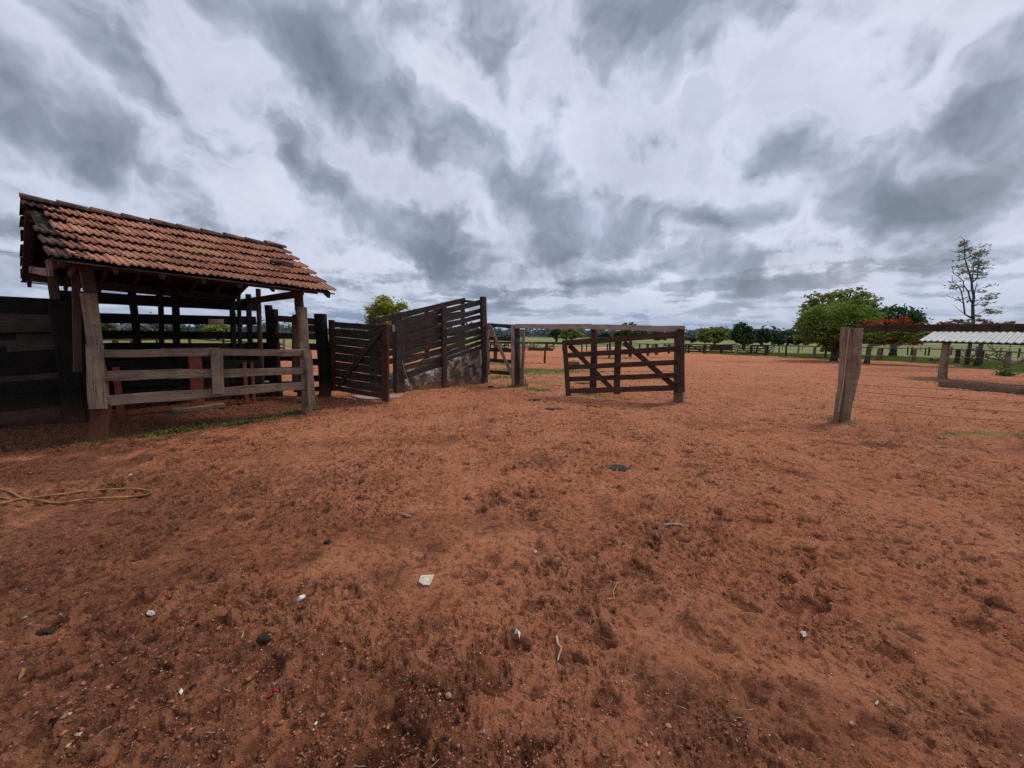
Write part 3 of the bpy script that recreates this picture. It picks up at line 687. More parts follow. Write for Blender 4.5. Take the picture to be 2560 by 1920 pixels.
# 2: loading ramp
RL = G(995, 981); RR = G(1210, 957); PR = Plane(RL, RR)
def build_ramp():
    root = empty('loading_ramp', (RL.x, RL.y, 0), 'cattle loading ramp of dark planks rising on a mossy plastered stone base', 'loading ramp')
    K = 1.16
    # masonry base: two blocks, sloped top
    def block(pa, pb, nm, w0, w1, extra=.0):
        a0 = PR.hit(pa[0], pa[1], w0); b0 = PR.hit(pb[0], pb[1], w0)
        N = 26; Hn = 12; v = []; f = []; Dn = 6
        sa = (a0-PR.A).dot(PR.u); sb = (b0-PR.A).dot(PR.u)
        # loop around: front face bottom->top, top face, back face
        prof = []
        for i in range(N+1):
            k = i/N; s_ = sa+(sb-sa)*k; zt = a0.z+(b0.z-a0.z)*k
            col = []
            for j in range(Hn+1): col.append((w0, -.1+(zt+.1)*j/Hn))
            for j in range(1, Dn+1): col.append((w0+(w1-w0)*j/Dn, zt))
            for j in range(1, 5): col.append((w1, zt-(zt+.1)*j/4))
            for (w, z) in col:
                p = PR.P(s_, w, z)
                nz = mnoise.noise(p*3)*.035+mnoise.noise(p*9)*.018+mnoise.noise(p*25)*.006
                edge = -.02 if abs(w-w0) < .01 and z > zt-.03 else 0
                p = p+PR.n*(nz+edge)*(1 if w < (w0+w1)/2 else -1)+Z*(nz*.7 if z > zt-.01 else 0)
                v.append(tuple(p))
        n = len(v)//(N+1)
        for i in range(N):
            for j in range(n-1): f.append((i*n+j, (i+1)*n+j, (i+1)*n+j+1, i*n+j+1))
        f.append(tuple(range(n))); f.append(tuple(N*n+j for j in range(n))[::-1])
        return mesh_obj(nm, v, f, M_CONC, root, False)
    block((1005, 952), (1113, 914), 'base_wall', -.06, K+.1)
    block((1117, 906), (1204, 871), 'base_wall', -.10, K+.1)
    def post(px, pyt, wd, w, mat=W_DARK, th=None, pxb=None):
        tp = PR.hit(px, pyt, w); m = MB(); bt = PR.hit(pxb or px, pyt+100, w)
        m.board((bt.x, bt.y, -.15), tp, wd, th or wd*.7, PR.u, .008); m.build('post', mat, root)
    post(994, 799, .27, -.12, W_DARK, .2, 996); post(1110, 768, .17, -.08, W_DARK, .09); post(1208, 742, .20, -.10, W_DARK, .14, 1212)
    post(930, 788, .15, K+.06); post(1066, 772, .13, K+.06); post(1157, 748, .13, K+.06)
    # near side planks, left bay and right bay (py at px 1009, 1103) and (1116, 1203)
    L = [(806, 775, .165), (822, 796, .20), (848, 820, .20), (868, 841, .15), (884, 857, .15), (902, 874, .155), (920, 893, .14), (938, 905, .13), (948, 914, .12)]
    Rr = [(776, 752, .165), (797, 773, .15), (811, 788, .13), (829, 806, .17), (851, 825, .165), (869, 840, .12), (885, 853, .12), (899, 864, .11), (908, 873, .08)]
    for i, (a, b, wd) in enumerate(L):
        m = MB(); m.board(PR.hit(1005, a+1+(i % 3)*.8, 0), PR.hit(1108, b+1, 0), wd, .04, Z, .008); m.build('side_plank', W_BROWN if i in (5, 6) else W_DARK, root)
    for i, (a, b, wd) in enumerate(Rr):
        m = MB(); m.board(PR.hit(1108, a+3, .0), PR.hit(1208, b+2, .0), wd, .04, Z, .008); m.build('side_plank', W_BROWN if i in (5,) else W_DARK, root)
    m = MB(); a_ = PR.hit(1004, 955, .05); b_ = PR.hit(1206, 872, .05)
    m.board(a_-PR.n*.52-Z*.02, b_-PR.n*.52-Z*.02, 1.06, .05, PR.n, .004); m.build('ramp_floor', W_BROWN, root)
    # far side
    FL = [(803, 750, .17), (826, 782, .17), (848, 803, .17), (868, 825, .17), (890, 846, .17), (910, 868, .16)]
    for (a, b, wd) in FL:
        m = MB(); m.board(PR.hit(938, a, K), PR.hit(1163, b, K), wd, .04, Z, .008); m.build('side_plank', W_DARK, root)
    m = MB(); m.board(PR.hit(1208, 757, 0)+PR.n*-.05, PR.hit(1160, 752, K), .08, .05, Z); m.build('cross_beam', W_DARK, root)
    m = MB(); tri = [PR.hit(983, 817, -.235), PR.hit(991, 818, -.235), PR.hit(983, 828, -.235)]
    m.board(PR.hit(984, 812, -.235), PR.hit(984, 829, -.235), .07, .012, PR.u, .006); o = m.build('metal_plate', M_WIREG, root)
    return root
build_ramp()
# tan switch leaning on the ramp base
m = MB(); m.tube([PR.hit(1006, 903, -.25), PR.hit(1012, 930, -.33), PR.hit(1022, 955, -.42), PR.hit(1031, 983, -.62)], [.009, .010, .011, .010], 5)
tag(m.build('stick', W_PINK), 'thin bent pale stick leaning against the left end of the loading ramp base', 'stick')
# 3: frame gate right of the ramp
PM0 = G(1294, 966); PG3 = Plane(RR, PM0)
g3 = gate('frame_gate', 'small weathered rail gate with pale diagonal braces closing the gap right of the loading ramp', PG3, (1221, 938, 1219, 810), (1281, 943, 1282, 812),
          [(812, 817, .12), (846, 848, .13), (874, 876, .13), (900, 905, .12), (929, 934, .12)], [(1224, 814, 1280, 938, .10, -.09)], W_PINK, wl=.11, stile_w=.10)
for i_, o_ in enumerate([c for c in g3.children if c.name.startswith('rail')]): o_.data.materials[0] = W_DARK if i_ < 3 else W_RUST

# 4: wire fence with the pale top beam
PB0 = G(1700, 1007); PF = Plane(PM0, PB0)
def build_midfence():
    root = empty('beam_fence', (PM0.x, PM0.y, 0), 'wire fence with a pale grey timber top beam behind the sagging brown gate', 'fence')
    def P_(pxb, px, pyt, wd, th, mat, w=0.0, lg=False):
        tp = PF.hit(px, pyt, w); bt = PF.hit(pxb, 960, w); m = MB()
        if lg: m.log((bt.x, bt.y, -.12), tp, wd/2*1.1, wd/2*.9, 9, 12, .12)
        else: m.board((bt.x, bt.y, -.12), tp, wd, th, PF.u, .007)
        m.build('post', mat, root)
    P_(1292, 1294, 812, .21, .18, W_BROWN, 0, True)
    P_(1283, 1282, 811, .10, .06, W_PALE, -.13)
    P_(1307, 1307, 828, .10, .09, W_GREY, .02, True)
    P_(1484, 1485, 822, .185, .16, W_BROWN, 0, True)
    P_(1700, 1699, 816, .22, .17, W_GREY, 0)
    m = MB(); m.board(PF.hit(1288, 816, -.12), PF.hit(1479, 816.5, -.12), .145, .05, Z, .006); m.build('top_beam', W_PALE, root)
    m = MB(); m.board(PF.hit(1477.5, 817.5, -.12), PF.hit(1712, 822, -.12), .138, .05, Z, .006); m.build('top_beam', W_PALE, root)
    for (ya, yb) in ((842, 845), (869, 858), (892, 893), (909, 909), (925, 928), (942, 950), (955, 985)):
        a = PF.hit(1300, ya, .1); b = PF.hit(1700, yb, .1); m = MB(); pts = []
        sd = random.random()*50
        for i in range(60):
            k = i/59; tang = max(0, 1-k*3.2)
            pts.append(a.lerp(b, k)+Vector((mnoise.noise((k*40, sd, 0))*.05*tang, mnoise.noise((k*40, sd, 4))*.03*tang, mnoise.noise((k*34, sd, 8))*.055*tang-.02*math.sin(k*math.pi))))
        m.tube(pts, .0042, 4); m.build('wire', M_WIRE, root)
        if ya > 860:
            m = MB(); pts = [a.lerp(b, k/40*.16)+Vector((0, 0, .03))+Vector((mnoise.noise((k*.7, sd, 1)), mnoise.noise((k*.7, sd, 2)), mnoise.noise((k*.7, sd, 3))))*.07 for k in range(40)]
            m.tube(pts, .0035, 4); m.build('wire', M_WIRE, root)
    return root
build_midfence()
# black cable at the foot of the slim post
m = MB(); m.tube([PF.hit(1300, 937, -.1), PF.hit(1306, 942, -.14), PF.hit(1313, 946, -.16), PF.hit(1314, 958, -.16), PF.hit(1319, 965, -.2)], .012, 6)
tag(m.build('cable', M_IRON), 'black cable end curling down at the foot of the slim grey post', 'cable')
# green rope tied round the post
def rope():
    m = MB(); c = PF.hit(1296, 850, -.05); pts = []
    for i in range(50):
        th = i/50*6.283*2.6; pts.append(c+PF.u*math.cos(th)*.17-PF.n*(-.02)+PF.n*math.sin(th)*.15+Z*(.05*math.sin(th*.5)-.0015*i))
    m.tube(pts, .009, 5)
    m.tube([PF.hit(1278, 841, -.2), PF.hit(1290, 848, -.22), PF.hit(1299, 853, -.22), PF.hit(1305, 862, -.2)], .009, 5)
    for dx in (0, 2.5):
        m.tube([PF.hit(1298+dx, 852, -.2), PF.hit(1297+dx, 880, -.17), PF.hit(1299+dx, 905, -.17), PF.hit(1299+dx, 922, -.17)], .008, 5)
    tag(m.build('rope', M_ROPE), 'green rope knotted round the dark post with its end hanging down', 'rope')
rope()

# 5: the sagging brown gate
PG5 = Plane(G(1421, 989, .04), Vector((PB0.x, PB0.y, 0)) - PF.n*-.16)
g5 = gate('ranch_gate', 'dark brown five rail gate with two diagonal braces, sagging open before the pale beam', PG5, (1421, 989, 1411, 850), (1702, 981, 1701, 822),
          [(858, 835, .145), (889, 871, .13), (919, 905, .125), (948, 938, .125), (978, 969, .135)],
          [(1424, 864, 1532, 975, .12, .045), (1560, 856, 1685, 965, .13, .045)], W_BROWN, mids=[(1542, 985, 1545, 840, .16)], wl=.12, stile_w=.17)
m = MB(); cc = PG5.hit(1701, 824, -.1); m.tube([cc+PG5.u*.04+Z*.0, cc+PG5.n*.02-Z*.05, cc-PG5.u*.05-Z*.02, cc+Z*.02, cc+PG5.u*.05], .014, 6); m.build('hinge_strap', M_IRON, g5)

# 6: right hand wire fence
PC0 = G(2107, 1052); PC1 = G(2567, 1097); PC = Plane(PC0, PC1)
def build_rightfence():
    root = empty('beam_fence', (PC0.x, PC0.y, 0), 'right hand wire fence with a rough split corner post and dark timber top beam', 'fence')
    tp = PC.hit(2137, 820, 0); m = MB(); m.log((PC0.x+.05, PC0.y, -.15), tp, .095, .122, 26, 30, .30, .04); m.build('post', W_BARK, root)
    a = PC.hit(2092, 1040, -.10); tp2 = PC.hit(2114, 817, -.10); m = MB(); m.log((a.x, a.y, -.1), tp2, .045, .060, 22, 14, .34, .03); m.build('post', W_BARK, root)
    b = G(2592, 1099); m = MB(); m.log((b.x, b.y, -.15), (b.x+.03, b.y, 1.72), .085, .09, 12, 16, .16, .02); m.build('post', W_BARK, root)
    bb = PC.P(PC.L*2, 0, 0); m = MB(); m.log((bb.x, bb.y, -.15), (bb.x, bb.y, 1.72), .12, .12, 12, 16, .16, .02); m.build('post', W_BARK, root)
    m = MB(); m.board(PC.hit(2142, 820.5, -.02), PC.hit(2508, 819, -.02), .125, .07, Z, .007); m.build('top_beam', W_BROWN, root)
    m = MB(); m.board(PC.hit(2500, 817.5, -.07), PC.P(PC.L*2+.1, -.07, 1.70), .125, .06, Z, .006); m.build('top_beam', W_BROWN, root)
    m = MB(); m.tube([PC.hit(2123, 822, -.18), PC.hit(2116, 880, -.17), PC.hit(2108, 960, -.18), PC.hit(2096, 1030, -.19)], .011, 5); m.build('wire', M_ROPEP, root)
    for i, (ya, yb, mt) in enumerate(((859.5, 866, M_WIREG), (864, 872, M_WIREG), (887, 895, M_WIREG), (908, 925, M_WIRE), (936, 955, M_WIREG), (961, 981, M_WIRE), (978, 1008, M_WIRE), (999, 1032, M_WIRE), (1018, 1057, M_WIRE))):
        a = PC.hit(2132, ya, -.10 if i else .1); b = PC.hit(2560, yb, -.10 if i else .1); d = b-a
        pts = [a+d*k*.1-Z*.012*math.sin(min(k*.1, 1)*math.pi) for k in range(0, 21)]
        m = MB(); m.tube(pts, .0045, 4); m.build('wire', mt, root)
    return root
build_rightfence()

# ------------------------------------------------------------------ low tin roofed trough
def build_trough():
    P0 = G(2356, 948); d = (G(2560, 965)-P0).normalized(); nn = Vector((d.y, -d.x, 0))
    PT = Plane(P0, P0+d*3)
    root = empty('feed_shelter', (P0.x, P0.y, 0), 'low corrugated tin roof on a thick post over a long grey feed trough', 'feed shelter')
    m = MB(); tp = PT.hit(2364, 858, 0); m.log((P0.x, P0.y, -.15), tp, .14, .12, 8, 14, .14); m.build('post', W_BARK, root)
    for k in (3.1,):
        q = P0+d*k; m = MB(); m.log((q.x, q.y, -.15), (q.x, q.y, 1.3), .12, .11, 8, 14, .14); m.build('post', W_BARK, root)
    # corrugated sheet
    A = PT.hit(2294, 852, -.45); B = A+d*5.6; B.z = PT.hit(2560, 861, -.45).z
    C = at(2334, 829.5, A.y+1.3); L = 5.6; up = C-A; D = B+up
    N = 250; v = []; f = []
    for i in range(N+1):
        k = i/N; wv = .020*math.sin(k*L/.19*6.283)
        for j in range(7):
            p = A.lerp(B, k)+up*(j/6)+Z*(wv+mnoise.noise((k*6, j*.5, 1))*.012); v.append(tuple(p))
        for j in range(6, -1, -1):
            p = Vector(v[-1-2*(6-j)]) if False else Vector(v[i*14+j]); v.append(tuple(p-Z*.006))
    for i in range(N):
        for j in range(14): f.append((i*14+j, i*14+(j+1) % 14, (i+1)*14+(j+1) % 14, (i+1)*14+j))
    mt, t = new_mat('tin'); pos = t.n('ShaderNodeNewGeometry').outputs['Position']
    n = t.noise(pos, 2.5, 5, .6); c = t.ramp(n, [(.35, (.22, .235, .235)), (.55, (.30, .32, .32)), (.75, (.23, .20, .165))])
    finish(t, c, .55, None, .01, 1, .4, .15)
    mesh_obj('tin_sheet', v, f, mt, root, True)
    m = MB(); m.board(A+up*.12-Z*.075, B+up*.12-Z*.075, .09, .06, Z); m.board(A+up*.85-Z*.075, B+up*.85-Z*.075, .09, .06, Z); m.build('roof_batten', W_DARK, root)
    # trough: hollowed log on the ground
    m = MB(); m.board(G(2345, 966)+Z*.10, G(2345, 966)+Z*.10+d*4.6, .2, .05, Z, .01); m.board(G(2345, 966)+Z*.10-nn*.5, G(2345, 966)+Z*.10-nn*.5+d*4.6, .2, .05, Z, .01)
    m.board(G(2345, 966)+Z*.07-nn*.25, G(2345, 966)+Z*.07-nn*.25+d*4.6, .5, .05, nn, .01)
    m.board(G(2347, 966)+Z*.10-nn*.03, G(2347, 966)+Z*.10-nn*.47, .19, .05, Z, .01); m.build('trough', W_GREY, root)
build_trough()

# ------------------------------------------------------------------ far fences and gates
def far_fence(label, posts, rails=(), rail_mat=None, pw=.18, mat=None, name='rail_fence', rail_w=.12, group='far corral fences', wires=()):
    """posts: (px, py at the ground, height m[, width]); rails: heights m"""
    mat = mat or W_DARK; g0 = G(posts[0][0], posts[0][1]); root = empty(name, (g0.x, g0.y, 0), label, 'fence', group)
    pts = []
    for p in posts:
        g = G(p[0], p[1]); w = p[3] if len(p) > 3 else pw; ln = (random.random()-.5)*.08
        m = MB(); m.log((g.x, g.y, -.1), (g.x+ln, g.y, p[2]), w/2*1.05, w/2*.9, 5, 8, .15); o = m.build('post', p[4] if len(p) > 4 else mat, root); pts.append((g, p[2]))
    for h in rails:
        m = MB()
        for (a, ha), (b, hb) in zip(pts, pts[1:]):
            m.board((a.x, a.y, h*ha), (b.x, b.y, h*hb), rail_w, .05, Z, .006, 3)
        m.build('rail', rail_mat or mat, root)
    for h in wires:
        m = MB(); m.tube([(a.x, a.y, h*ha) for a, ha in pts], .006, 4); m.build('wire', M_WIREG, root)
    return root
def far_gate(label, A, B, H, diag=1, n=4, mat=None, name='rail_gate', group='far corral gates'):
    a = G(*A); b = G(*B); a.z = b.z = 0; u = (b-a).normalized(); root = empty(name, a, label, 'gate', group)
    mat = mat or W_DARK
    for p in (a+u*.05, b-u*.05):
        m = MB(); m.board(p+Z*.08, p+Z*H, .09, .06, u, .004, 2); m.build('stile', mat, root)
    for i in range(n):
        z = .14+(H-.2)*i/(n-1); m = MB(); m.board(a+u*.05+Z*z, b-u*.05+Z*z, .10, .04, Z, .004, 3); m.build('rail', mat, root)
    m = MB(); p, q = (a, b) if diag > 0 else (b, a); m.board(p+Z*(H-.1)+u*.08*diag, q+Z*.15-u*.08*diag, .09, .03, Z, .003, 2); m.build('brace', mat, root)
    return root
far_fence('dark railed corral fence far off, just right of the sagging gate, between two braced gates', [(1712, 883, .95, .2), (1720, 883, .92), (1761, 884, .95, .28), (1803, 884.5, .93, .24), (1839, 887, 1.05, .24, W_PALE)], (.22, .5, .72, .93))
far_gate('far braced gate nearest to the sagging gate, at the left end of the corral fence', (1721, 882), (1759, 884), .92, 1)
far_gate('far braced gate just right of the pale corral post', (1841, 886), (1876, 887), .9, 1)
far_gate('far corral gate at the right end with its brace rising to the right', (1883, 886), (1913, 888), .9, -1)
far_gate('short far gate swung open right of the stout corral post', (1918, 888), (1935, 878), .95, -1)
far_fence('stout dark posts holding the far gates right of the pale post', [(1878, 886.5, .95, .18), (1891, 886.5, .95, .18), (1916, 889, 1.0, .32)], (.95,), rail_w=.08)
far_fence('dark trough like plank pen standing behind the far corral fence', [(1775, 879, .8, .12), (1800, 879, .8, .12), (1830, 879, .8, .12)], (.25, .45, .65, .85), mat=W_BROWN, rail_w=.16)
far_fence('pasture fence of grey posts and a long pole rail behind the right hand yard', [(1917, 889, .93, .1), (1964, 891, .95, .16), (2034, 895, .96, .24, W_GREY), (2063, 895, .96, .16), (2080, 895.5, .96, .14, W_GREY), (2092, 894, .9, .1), (2110, 896, .95, .12), (2195, 901, .96, .26, W_GREY), (2202, 898, .9, .12),
          (2284, 904, .96, .22, W_GREY), (2391, 909, .98, .26), (2414, 909, .95, .14, W_GREY), (2450, 912, .97, .20), (2516, 921, .98, .24, W_GREY), (2640, 940, 1.0, .24)], (.99,), rail_mat=W_GREY, rail_w=.075, name='post_fence', wires=(.35, .65))
far_fence('second line of small grey posts out in the pasture beyond the pole rail', [(1947, 883.5, .85, .14, W_GREY), (1995, 883.5, .85, .16, W_GREY), (2126, 886, .85, .12), (2232, 887, .85, .14), (2268, 888, .9, .12), (2278, 889, .9, .16), (2312, 889, .85, .12), (2321, 890, .9, .16), (2377, 888, .9, .16), (2440, 890, .95, .2, W_GREY), (2500, 892, .95, .16, W_GREY), (2545, 894, .95, .16)], (), name='post_fence', wires=(.5, .8))
far_fence('farthest thin fence posts on the tan pasture', [(1956, 875, .8, .12), (2005, 875, .8, .12), (2060, 876, .8, .1), (2180, 877, .8, .1), (2222, 877, .8, .1), (2242, 877, .8, .1), (2300, 878, .8, .1), (2360, 879, .8, .1), (2480, 881, .8, .1)], (), name='post_fence', mat=W_GREY, wires=(.9,))
far_fence('dark fence behind the beam fence at the left with a braced panel', [(1226, 878, .9, .18), (1240, 900, 1.0, .16), ], (.9,))
far_fence('thick railed far fence left of the sagging gate', [(1190, 874, .85, .16), (1262, 874, .85, .2), (1312, 875, .85, .2), (1334, 875, .85, .2), (1366, 875, .85, .26), (1407, 877, .85, .2)], (.93,), mat=W_BROWN, rail_w=.22)
far_gate('small far braced gate left of the sagging gate', (1368, 874), (1386, 875), .75, -1, 3, W_BROWN)
far_gate('small far braced panel seen through the rail gate by the ramp', (1250, 873), (1272, 873), .75, -1, 3, W_BROWN)
far_fence('scattered dark posts and thin top rail seen through the sagging gate', [(1454, 880, .8, .16), (1466, 877, .8, .14), (1518, 880, .85, .16), (1576, 893, 1.15, .24), (1599, 873, .75, .2), (1631, 882, .9, .3, W_PINK), (1641, 887, 1.0, .28), (1672, 884, 1.0, .24), (1690, 884, .95, .12)], (.97,), mat=W_BROWN, rail_w=.06, name='post_fence')
far_fence('two near brown posts in the dirt behind the sagging gate', [(1522.7, 897, 1.15, .15), (1619, 890, 1.05, .22)], (), mat=W_BROWN, name='post_fence')
far_fence('lone thin brown post in the dirt left of the sagging gate', [(1361, 908.5, .95, .11)], (), mat=W_RUST, name='fence_post')
far_fence('lower gate stile post seen through the small rail gate', [(1236, 905, 1.4, .13)], (), mat=W_RUST, name='fence_post')
far_gate('small dark gate far off behind the right end of the sagging gate', (1658, 876), (1688, 877), .85, 1, 4)
# yard fences behind the shelter
far_fence('brown corral fence far behind the shelter, seen between the black rails', [(240, 905, 1.9, .16), (294, 900, 1.9, .28), (336, 893, 1.75, .20), (395, 890, 1.8, .14), (476, 886, 1.9, .2), (560, 880, 1.5, .16), (712, 884, 1.2, .2, W_GREY)], (.35, .6), mat=W_BROWN)
o_ = bpy.data.objects['rail_fence.005'] if 'rail_fence.005' in bpy.data.objects else None
m = MB(); m.board(at(345, 812, 23), at(385, 832, 23), .14, .05, Z); o_ = m.build('timber_brace', W_RUST); tag(o_, 'red brown slanting timber seen above the far corral fence behind the shelter', 'timber')

def low_box(name, label, cat, px, py, L, Wd, H, mat, u=(1, 0, 0)):
    g = G(px, py); u = Vector(u).normalized(); n = Vector((-u.y, u.x, 0)); m = MB()
    for w in (0, Wd): m.board(g+n*w+Z*H/2-u*L/2, g+n*w+Z*H/2+u*L/2, H, .04, Z, .006)
    for s_ in (-L/2, L/2): m.board(g+u*s_+Z*H/2+n*.02, g+u*s_+Z*H/2+n*(Wd-.02), H*.95, .04, Z, .004)
    m.board(g+Z*.04+n*Wd/2-u*L/2, g+Z*.04+n*Wd/2+u*L/2, Wd*.95, .03, n, .004)
    return tag(m.build(name, mat), label, cat)
low_box('feed_box', 'small grey open feed box on the grass edge behind the sagging gate', 'feed box', 1434, 914, .62, .4, .2, W_GREY)
m = MB(); g = G(1436, 911)+Z*.22
for i in range(3): m.log(g+Vector((i*.06-.1, .1, .01*i)), g+Vector((i*.06+.06, .22, .03)), .05, .04, 4, 8, .3)
tag(m.build('salt_lump', simple('salt', (.5, .42, .3))), 'pale tan salt lumps lying in the grey feed box', 'salt')
low_box('timber_skid', 'long low dark timber sled lying beside the far left fence', 'timber sled', 1352, 877, 2.6, .8, .28, W_DARK)
def pile():
    m = MB(); g = G(1325, 876)
    for i in range(26):
        a = g+Vector((random.uniform(-.8, .8), random.uniform(-.3, .4), random.uniform(.1, .6))); b = a+Vector((random.uniform(-.7, .7), random.uniform(-.2, .2), random.uniform(-.3, .5)))
        m.board(a, b, .09, .03, Z, .003, 2)
    tag(m.build('scrap_pile', W_PALE), 'heap of pale and dark broken boards by the far left fence', 'scrap pile')
pile()

# ------------------------------------------------------------------ trees
def leaf_mat(name, a, b, c, tr=.25, ns=.9):
    m, t = new_mat(name); pos = t.n('ShaderNodeNewGeometry').outputs['Position']
    n = t.noise(pos, ns, 4, .6); r = t.n('ShaderNodeAttribute', attribute_name='bid').outputs['Fac']
    k = t.math('ADD', t.math('MULTIPLY', n, .75), t.math('MULTIPLY', r, .30))
    col = t.ramp(k, [(.36, a), (.55, b), (.78, c)])
    d = t.n('ShaderNodeBsdfDiffuse', {0: col}); tl = t.n('ShaderNodeBsdfTranslucent', {0: col})
    mx = t.n('ShaderNodeMixShader', {0: tr, 1: d.outputs[0], 2: tl.outputs[0]}); t.n('ShaderNodeOutputMaterial', {0: mx.outputs[0]}); return m
L_YEL = leaf_mat('leaf_yellow_green', (0.136, 0.154, 0.033), (0.307, 0.344, 0.064), (0.544, 0.562, 0.128), .35)
L_MID = leaf_mat('leaf_mid_green', (0.0771, 0.1275, 0.0272), (0.1562, 0.2444, 0.0460), (0.2991, 0.3835, 0.0794), .3)
L_OLV = leaf_mat('leaf_olive', (0.1128, 0.1368, 0.0374), (0.2376, 0.2748, 0.0682), (0.4248, 0.4488, 0.1375), .3)
L_DRK = leaf_mat('leaf_dark_green', (0.0300, 0.0624, 0.0264), (0.0660, 0.1140, 0.0444), (0.1212, 0.1872, 0.0660), .2)
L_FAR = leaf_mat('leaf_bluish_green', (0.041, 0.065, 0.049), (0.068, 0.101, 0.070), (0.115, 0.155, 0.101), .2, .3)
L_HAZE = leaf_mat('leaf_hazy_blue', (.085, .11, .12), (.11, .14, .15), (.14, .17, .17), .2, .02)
L_THIN = leaf_mat('leaf_grey_green', (0.1080, 0.1320, 0.0960), (0.2040, 0.2400, 0.1680), (0.3120, 0.3480, 0.2400), .3)
L_RED = leaf_mat('blossom_red', (.20, .05, .02), (.46, .085, .04), (.62, .15, .08), .2, 2.0)
L_ROSE = leaf_mat('blossom_faded', (.20, .09, .06), (.36, .12, .08), (.46, .18, .13), .2, 2.0)
BARK = simple('bark', (.10, .080, .062), .95, .1, 0, 8, .6)
BARKG = simple('bark_grey', (.115, .10, .115), .95, .1, 0, 8, .5)
def leaf_mesh(name, P, size, mat, parent, droop=.0, flat=.35, asp=1.7):
    n = len(P); a = RNG.normal(size=(n, 3)); a[:, 2] *= flat; a[:, 2] -= droop; a /= np.linalg.norm(a, axis=1)[:, None]
    b = RNG.normal(size=(n, 3)); b -= a*(a*b).sum(1)[:, None]; b /= np.linalg.norm(b, axis=1)[:, None]
    s_ = (size*(.6+.8*RNG.random(n)))[:, None]
    v = np.stack([P-a*s_*asp/2, P+b*s_/2, P+a*s_*asp/2, P-b*s_/2], 1).reshape(-1, 3)
    f = np.arange(4*n).reshape(n, 4)
    return mesh_obj(name, v, f, mat, parent, False, None, {'bid': ('FACE', RNG.random(n))})
def cluster_pts(blobs, nclus, nleaf, sig, inner=.55, flatc=.6):
    out = []
    vol = np.array([b[3]*b[3]*b[4] for b in blobs])**.67; vol /= vol.sum()
    for (x, y, z, rx, rz), q in zip(blobs, vol):
        n = max(3, int(nclus*q)); d = RNG.normal(size=(n, 3)); d /= np.linalg.norm(d, axis=1)[:, None]
        r = inner+(1.02-inner)*RNG.random(n)**.6
        c = np.array([x, y, z])+d*r[:, None]*np.array([rx, rx, rz])
        s_ = sig*min(rx, rz)*(.5+RNG.random(n))
        k = (nleaf*(.4+1.2*RNG.random(n))).astype(int)
        for ci, si, ki in zip(c, s_, k):
            p = RNG.normal(size=(ki, 3))*si; p[:, 2] *= flatc; out.append(ci+p)
    return np.concatenate(out)
def tree(name, label, Y, crown, mat, trunk=None, nclus=150, nleaf=30, leaf=.13, sig=.28, tr=.16, cat='tree', bark=None, group=None, inner=.55, droop=0, flatc=.6, red=None, limbs=True):
    """crown: (px, py, rpx, rpy[, dy]) at depth Y"""
    ppm = F/Y*.99; bl = []
    for c in crown:
        dy = c[4] if len(c) > 4 else 0
        p = at(c[0], c[1], Y+dy); bl.append((p.x, p.y, p.z, c[2]/ppm, c[3]/ppm))
    bx = at(trunk[0], trunk[1], Y) if trunk else Vector((sum(b[0] for b in bl)/len(bl), Y, 0))
    base = Vector((bx.x, Y, -.1)); root = empty(name, (base.x, base.y, 0), label, cat, group)
    zc = min(b[2]-b[4]*.5 for b in bl); zc = max(zc, .6)
    fork = Vector((bx.x+(random.random()-.5)*.2, Y, zc*.8+.1)); m = MB()
    m.tube([base, base.lerp(fork, .4)+Vector((tr*.3, 0, 0)), fork], [tr*1.5, tr*1.05, tr*.9], 9)
    if limbs:
        for b in bl:
            e = Vector(b[:3])+Z*b[4]*.3; mid = fork.lerp(e, .5)+Vector((random.uniform(-.2, .2), 0, -abs(e.z-fork.z)*.08))
            m.tube([fork, mid, e], [tr*.6, tr*.38, tr*.12], 6)
            for q in range(5):
                st = mid.lerp(e, random.random()); dr = Vector((random.gauss(0, 1), random.gauss(0, 1), random.gauss(.3, .7))).normalized()
                en = Vector(b[:3])+Vector((dr.x*b[3], dr.y*b[3], dr.z*b[4]))*.8; m.tube([st, st.lerp(en, .5)+Z*.1, en], [tr*.2, tr*.13, tr*.05], 5)
    m.build('trunk', bark or BARK, root, True)
    P = cluster_pts(bl, nclus, nleaf, sig, inner, flatc); P = P[P[:, 2] > .25]
    leaf_mesh('crown', P, leaf, mat, root, droop)
    if red:
        rb = []
        for c in red: p = at(c[0], c[1], Y+(c[4] if len(c) > 4 else 0)); rb.append((p.x, p.y, p.z, c[2]/ppm, c[3]/ppm))
        P = cluster_pts(rb, (6 if 'thin flame' in label else 10)*len(rb), 14, .45, .2, .45); leaf_mesh('blossom', P, leaf*.95, L_ROSE if 'thin flame' in label else L_RED, root, 0, .3, 1.2)
    return root
tree('shade_tree', 'round yellow green tree standing behind the loading ramp', 42, [(968, 765, 34, 26), (945, 785, 26, 22), (1000, 782, 28, 22), (975, 800, 50, 22), (1018, 800, 16, 12), (930, 806, 12, 12)], L_YEL, (975, 880), 210, 30, .17, .26, .22, inner=.5)
tree('shade_tree', 'tall olive tree with open airy crown at the back of the big right group', 34, [(2050, 748, 26, 16), (2085, 745, 22, 16), (2125, 738, 34, 18), (2160, 760, 32, 22), (2030, 770, 24, 18), (2005, 812, 18, 14), (1999, 835, 14, 16), (2190, 790, 18, 18), (2100, 780, 50, 26), (2015, 790, 12, 12), (2025, 850, 10, 14)], L_OLV, (2100, 884), 330, 20, .13, .23, .26, inner=.45)
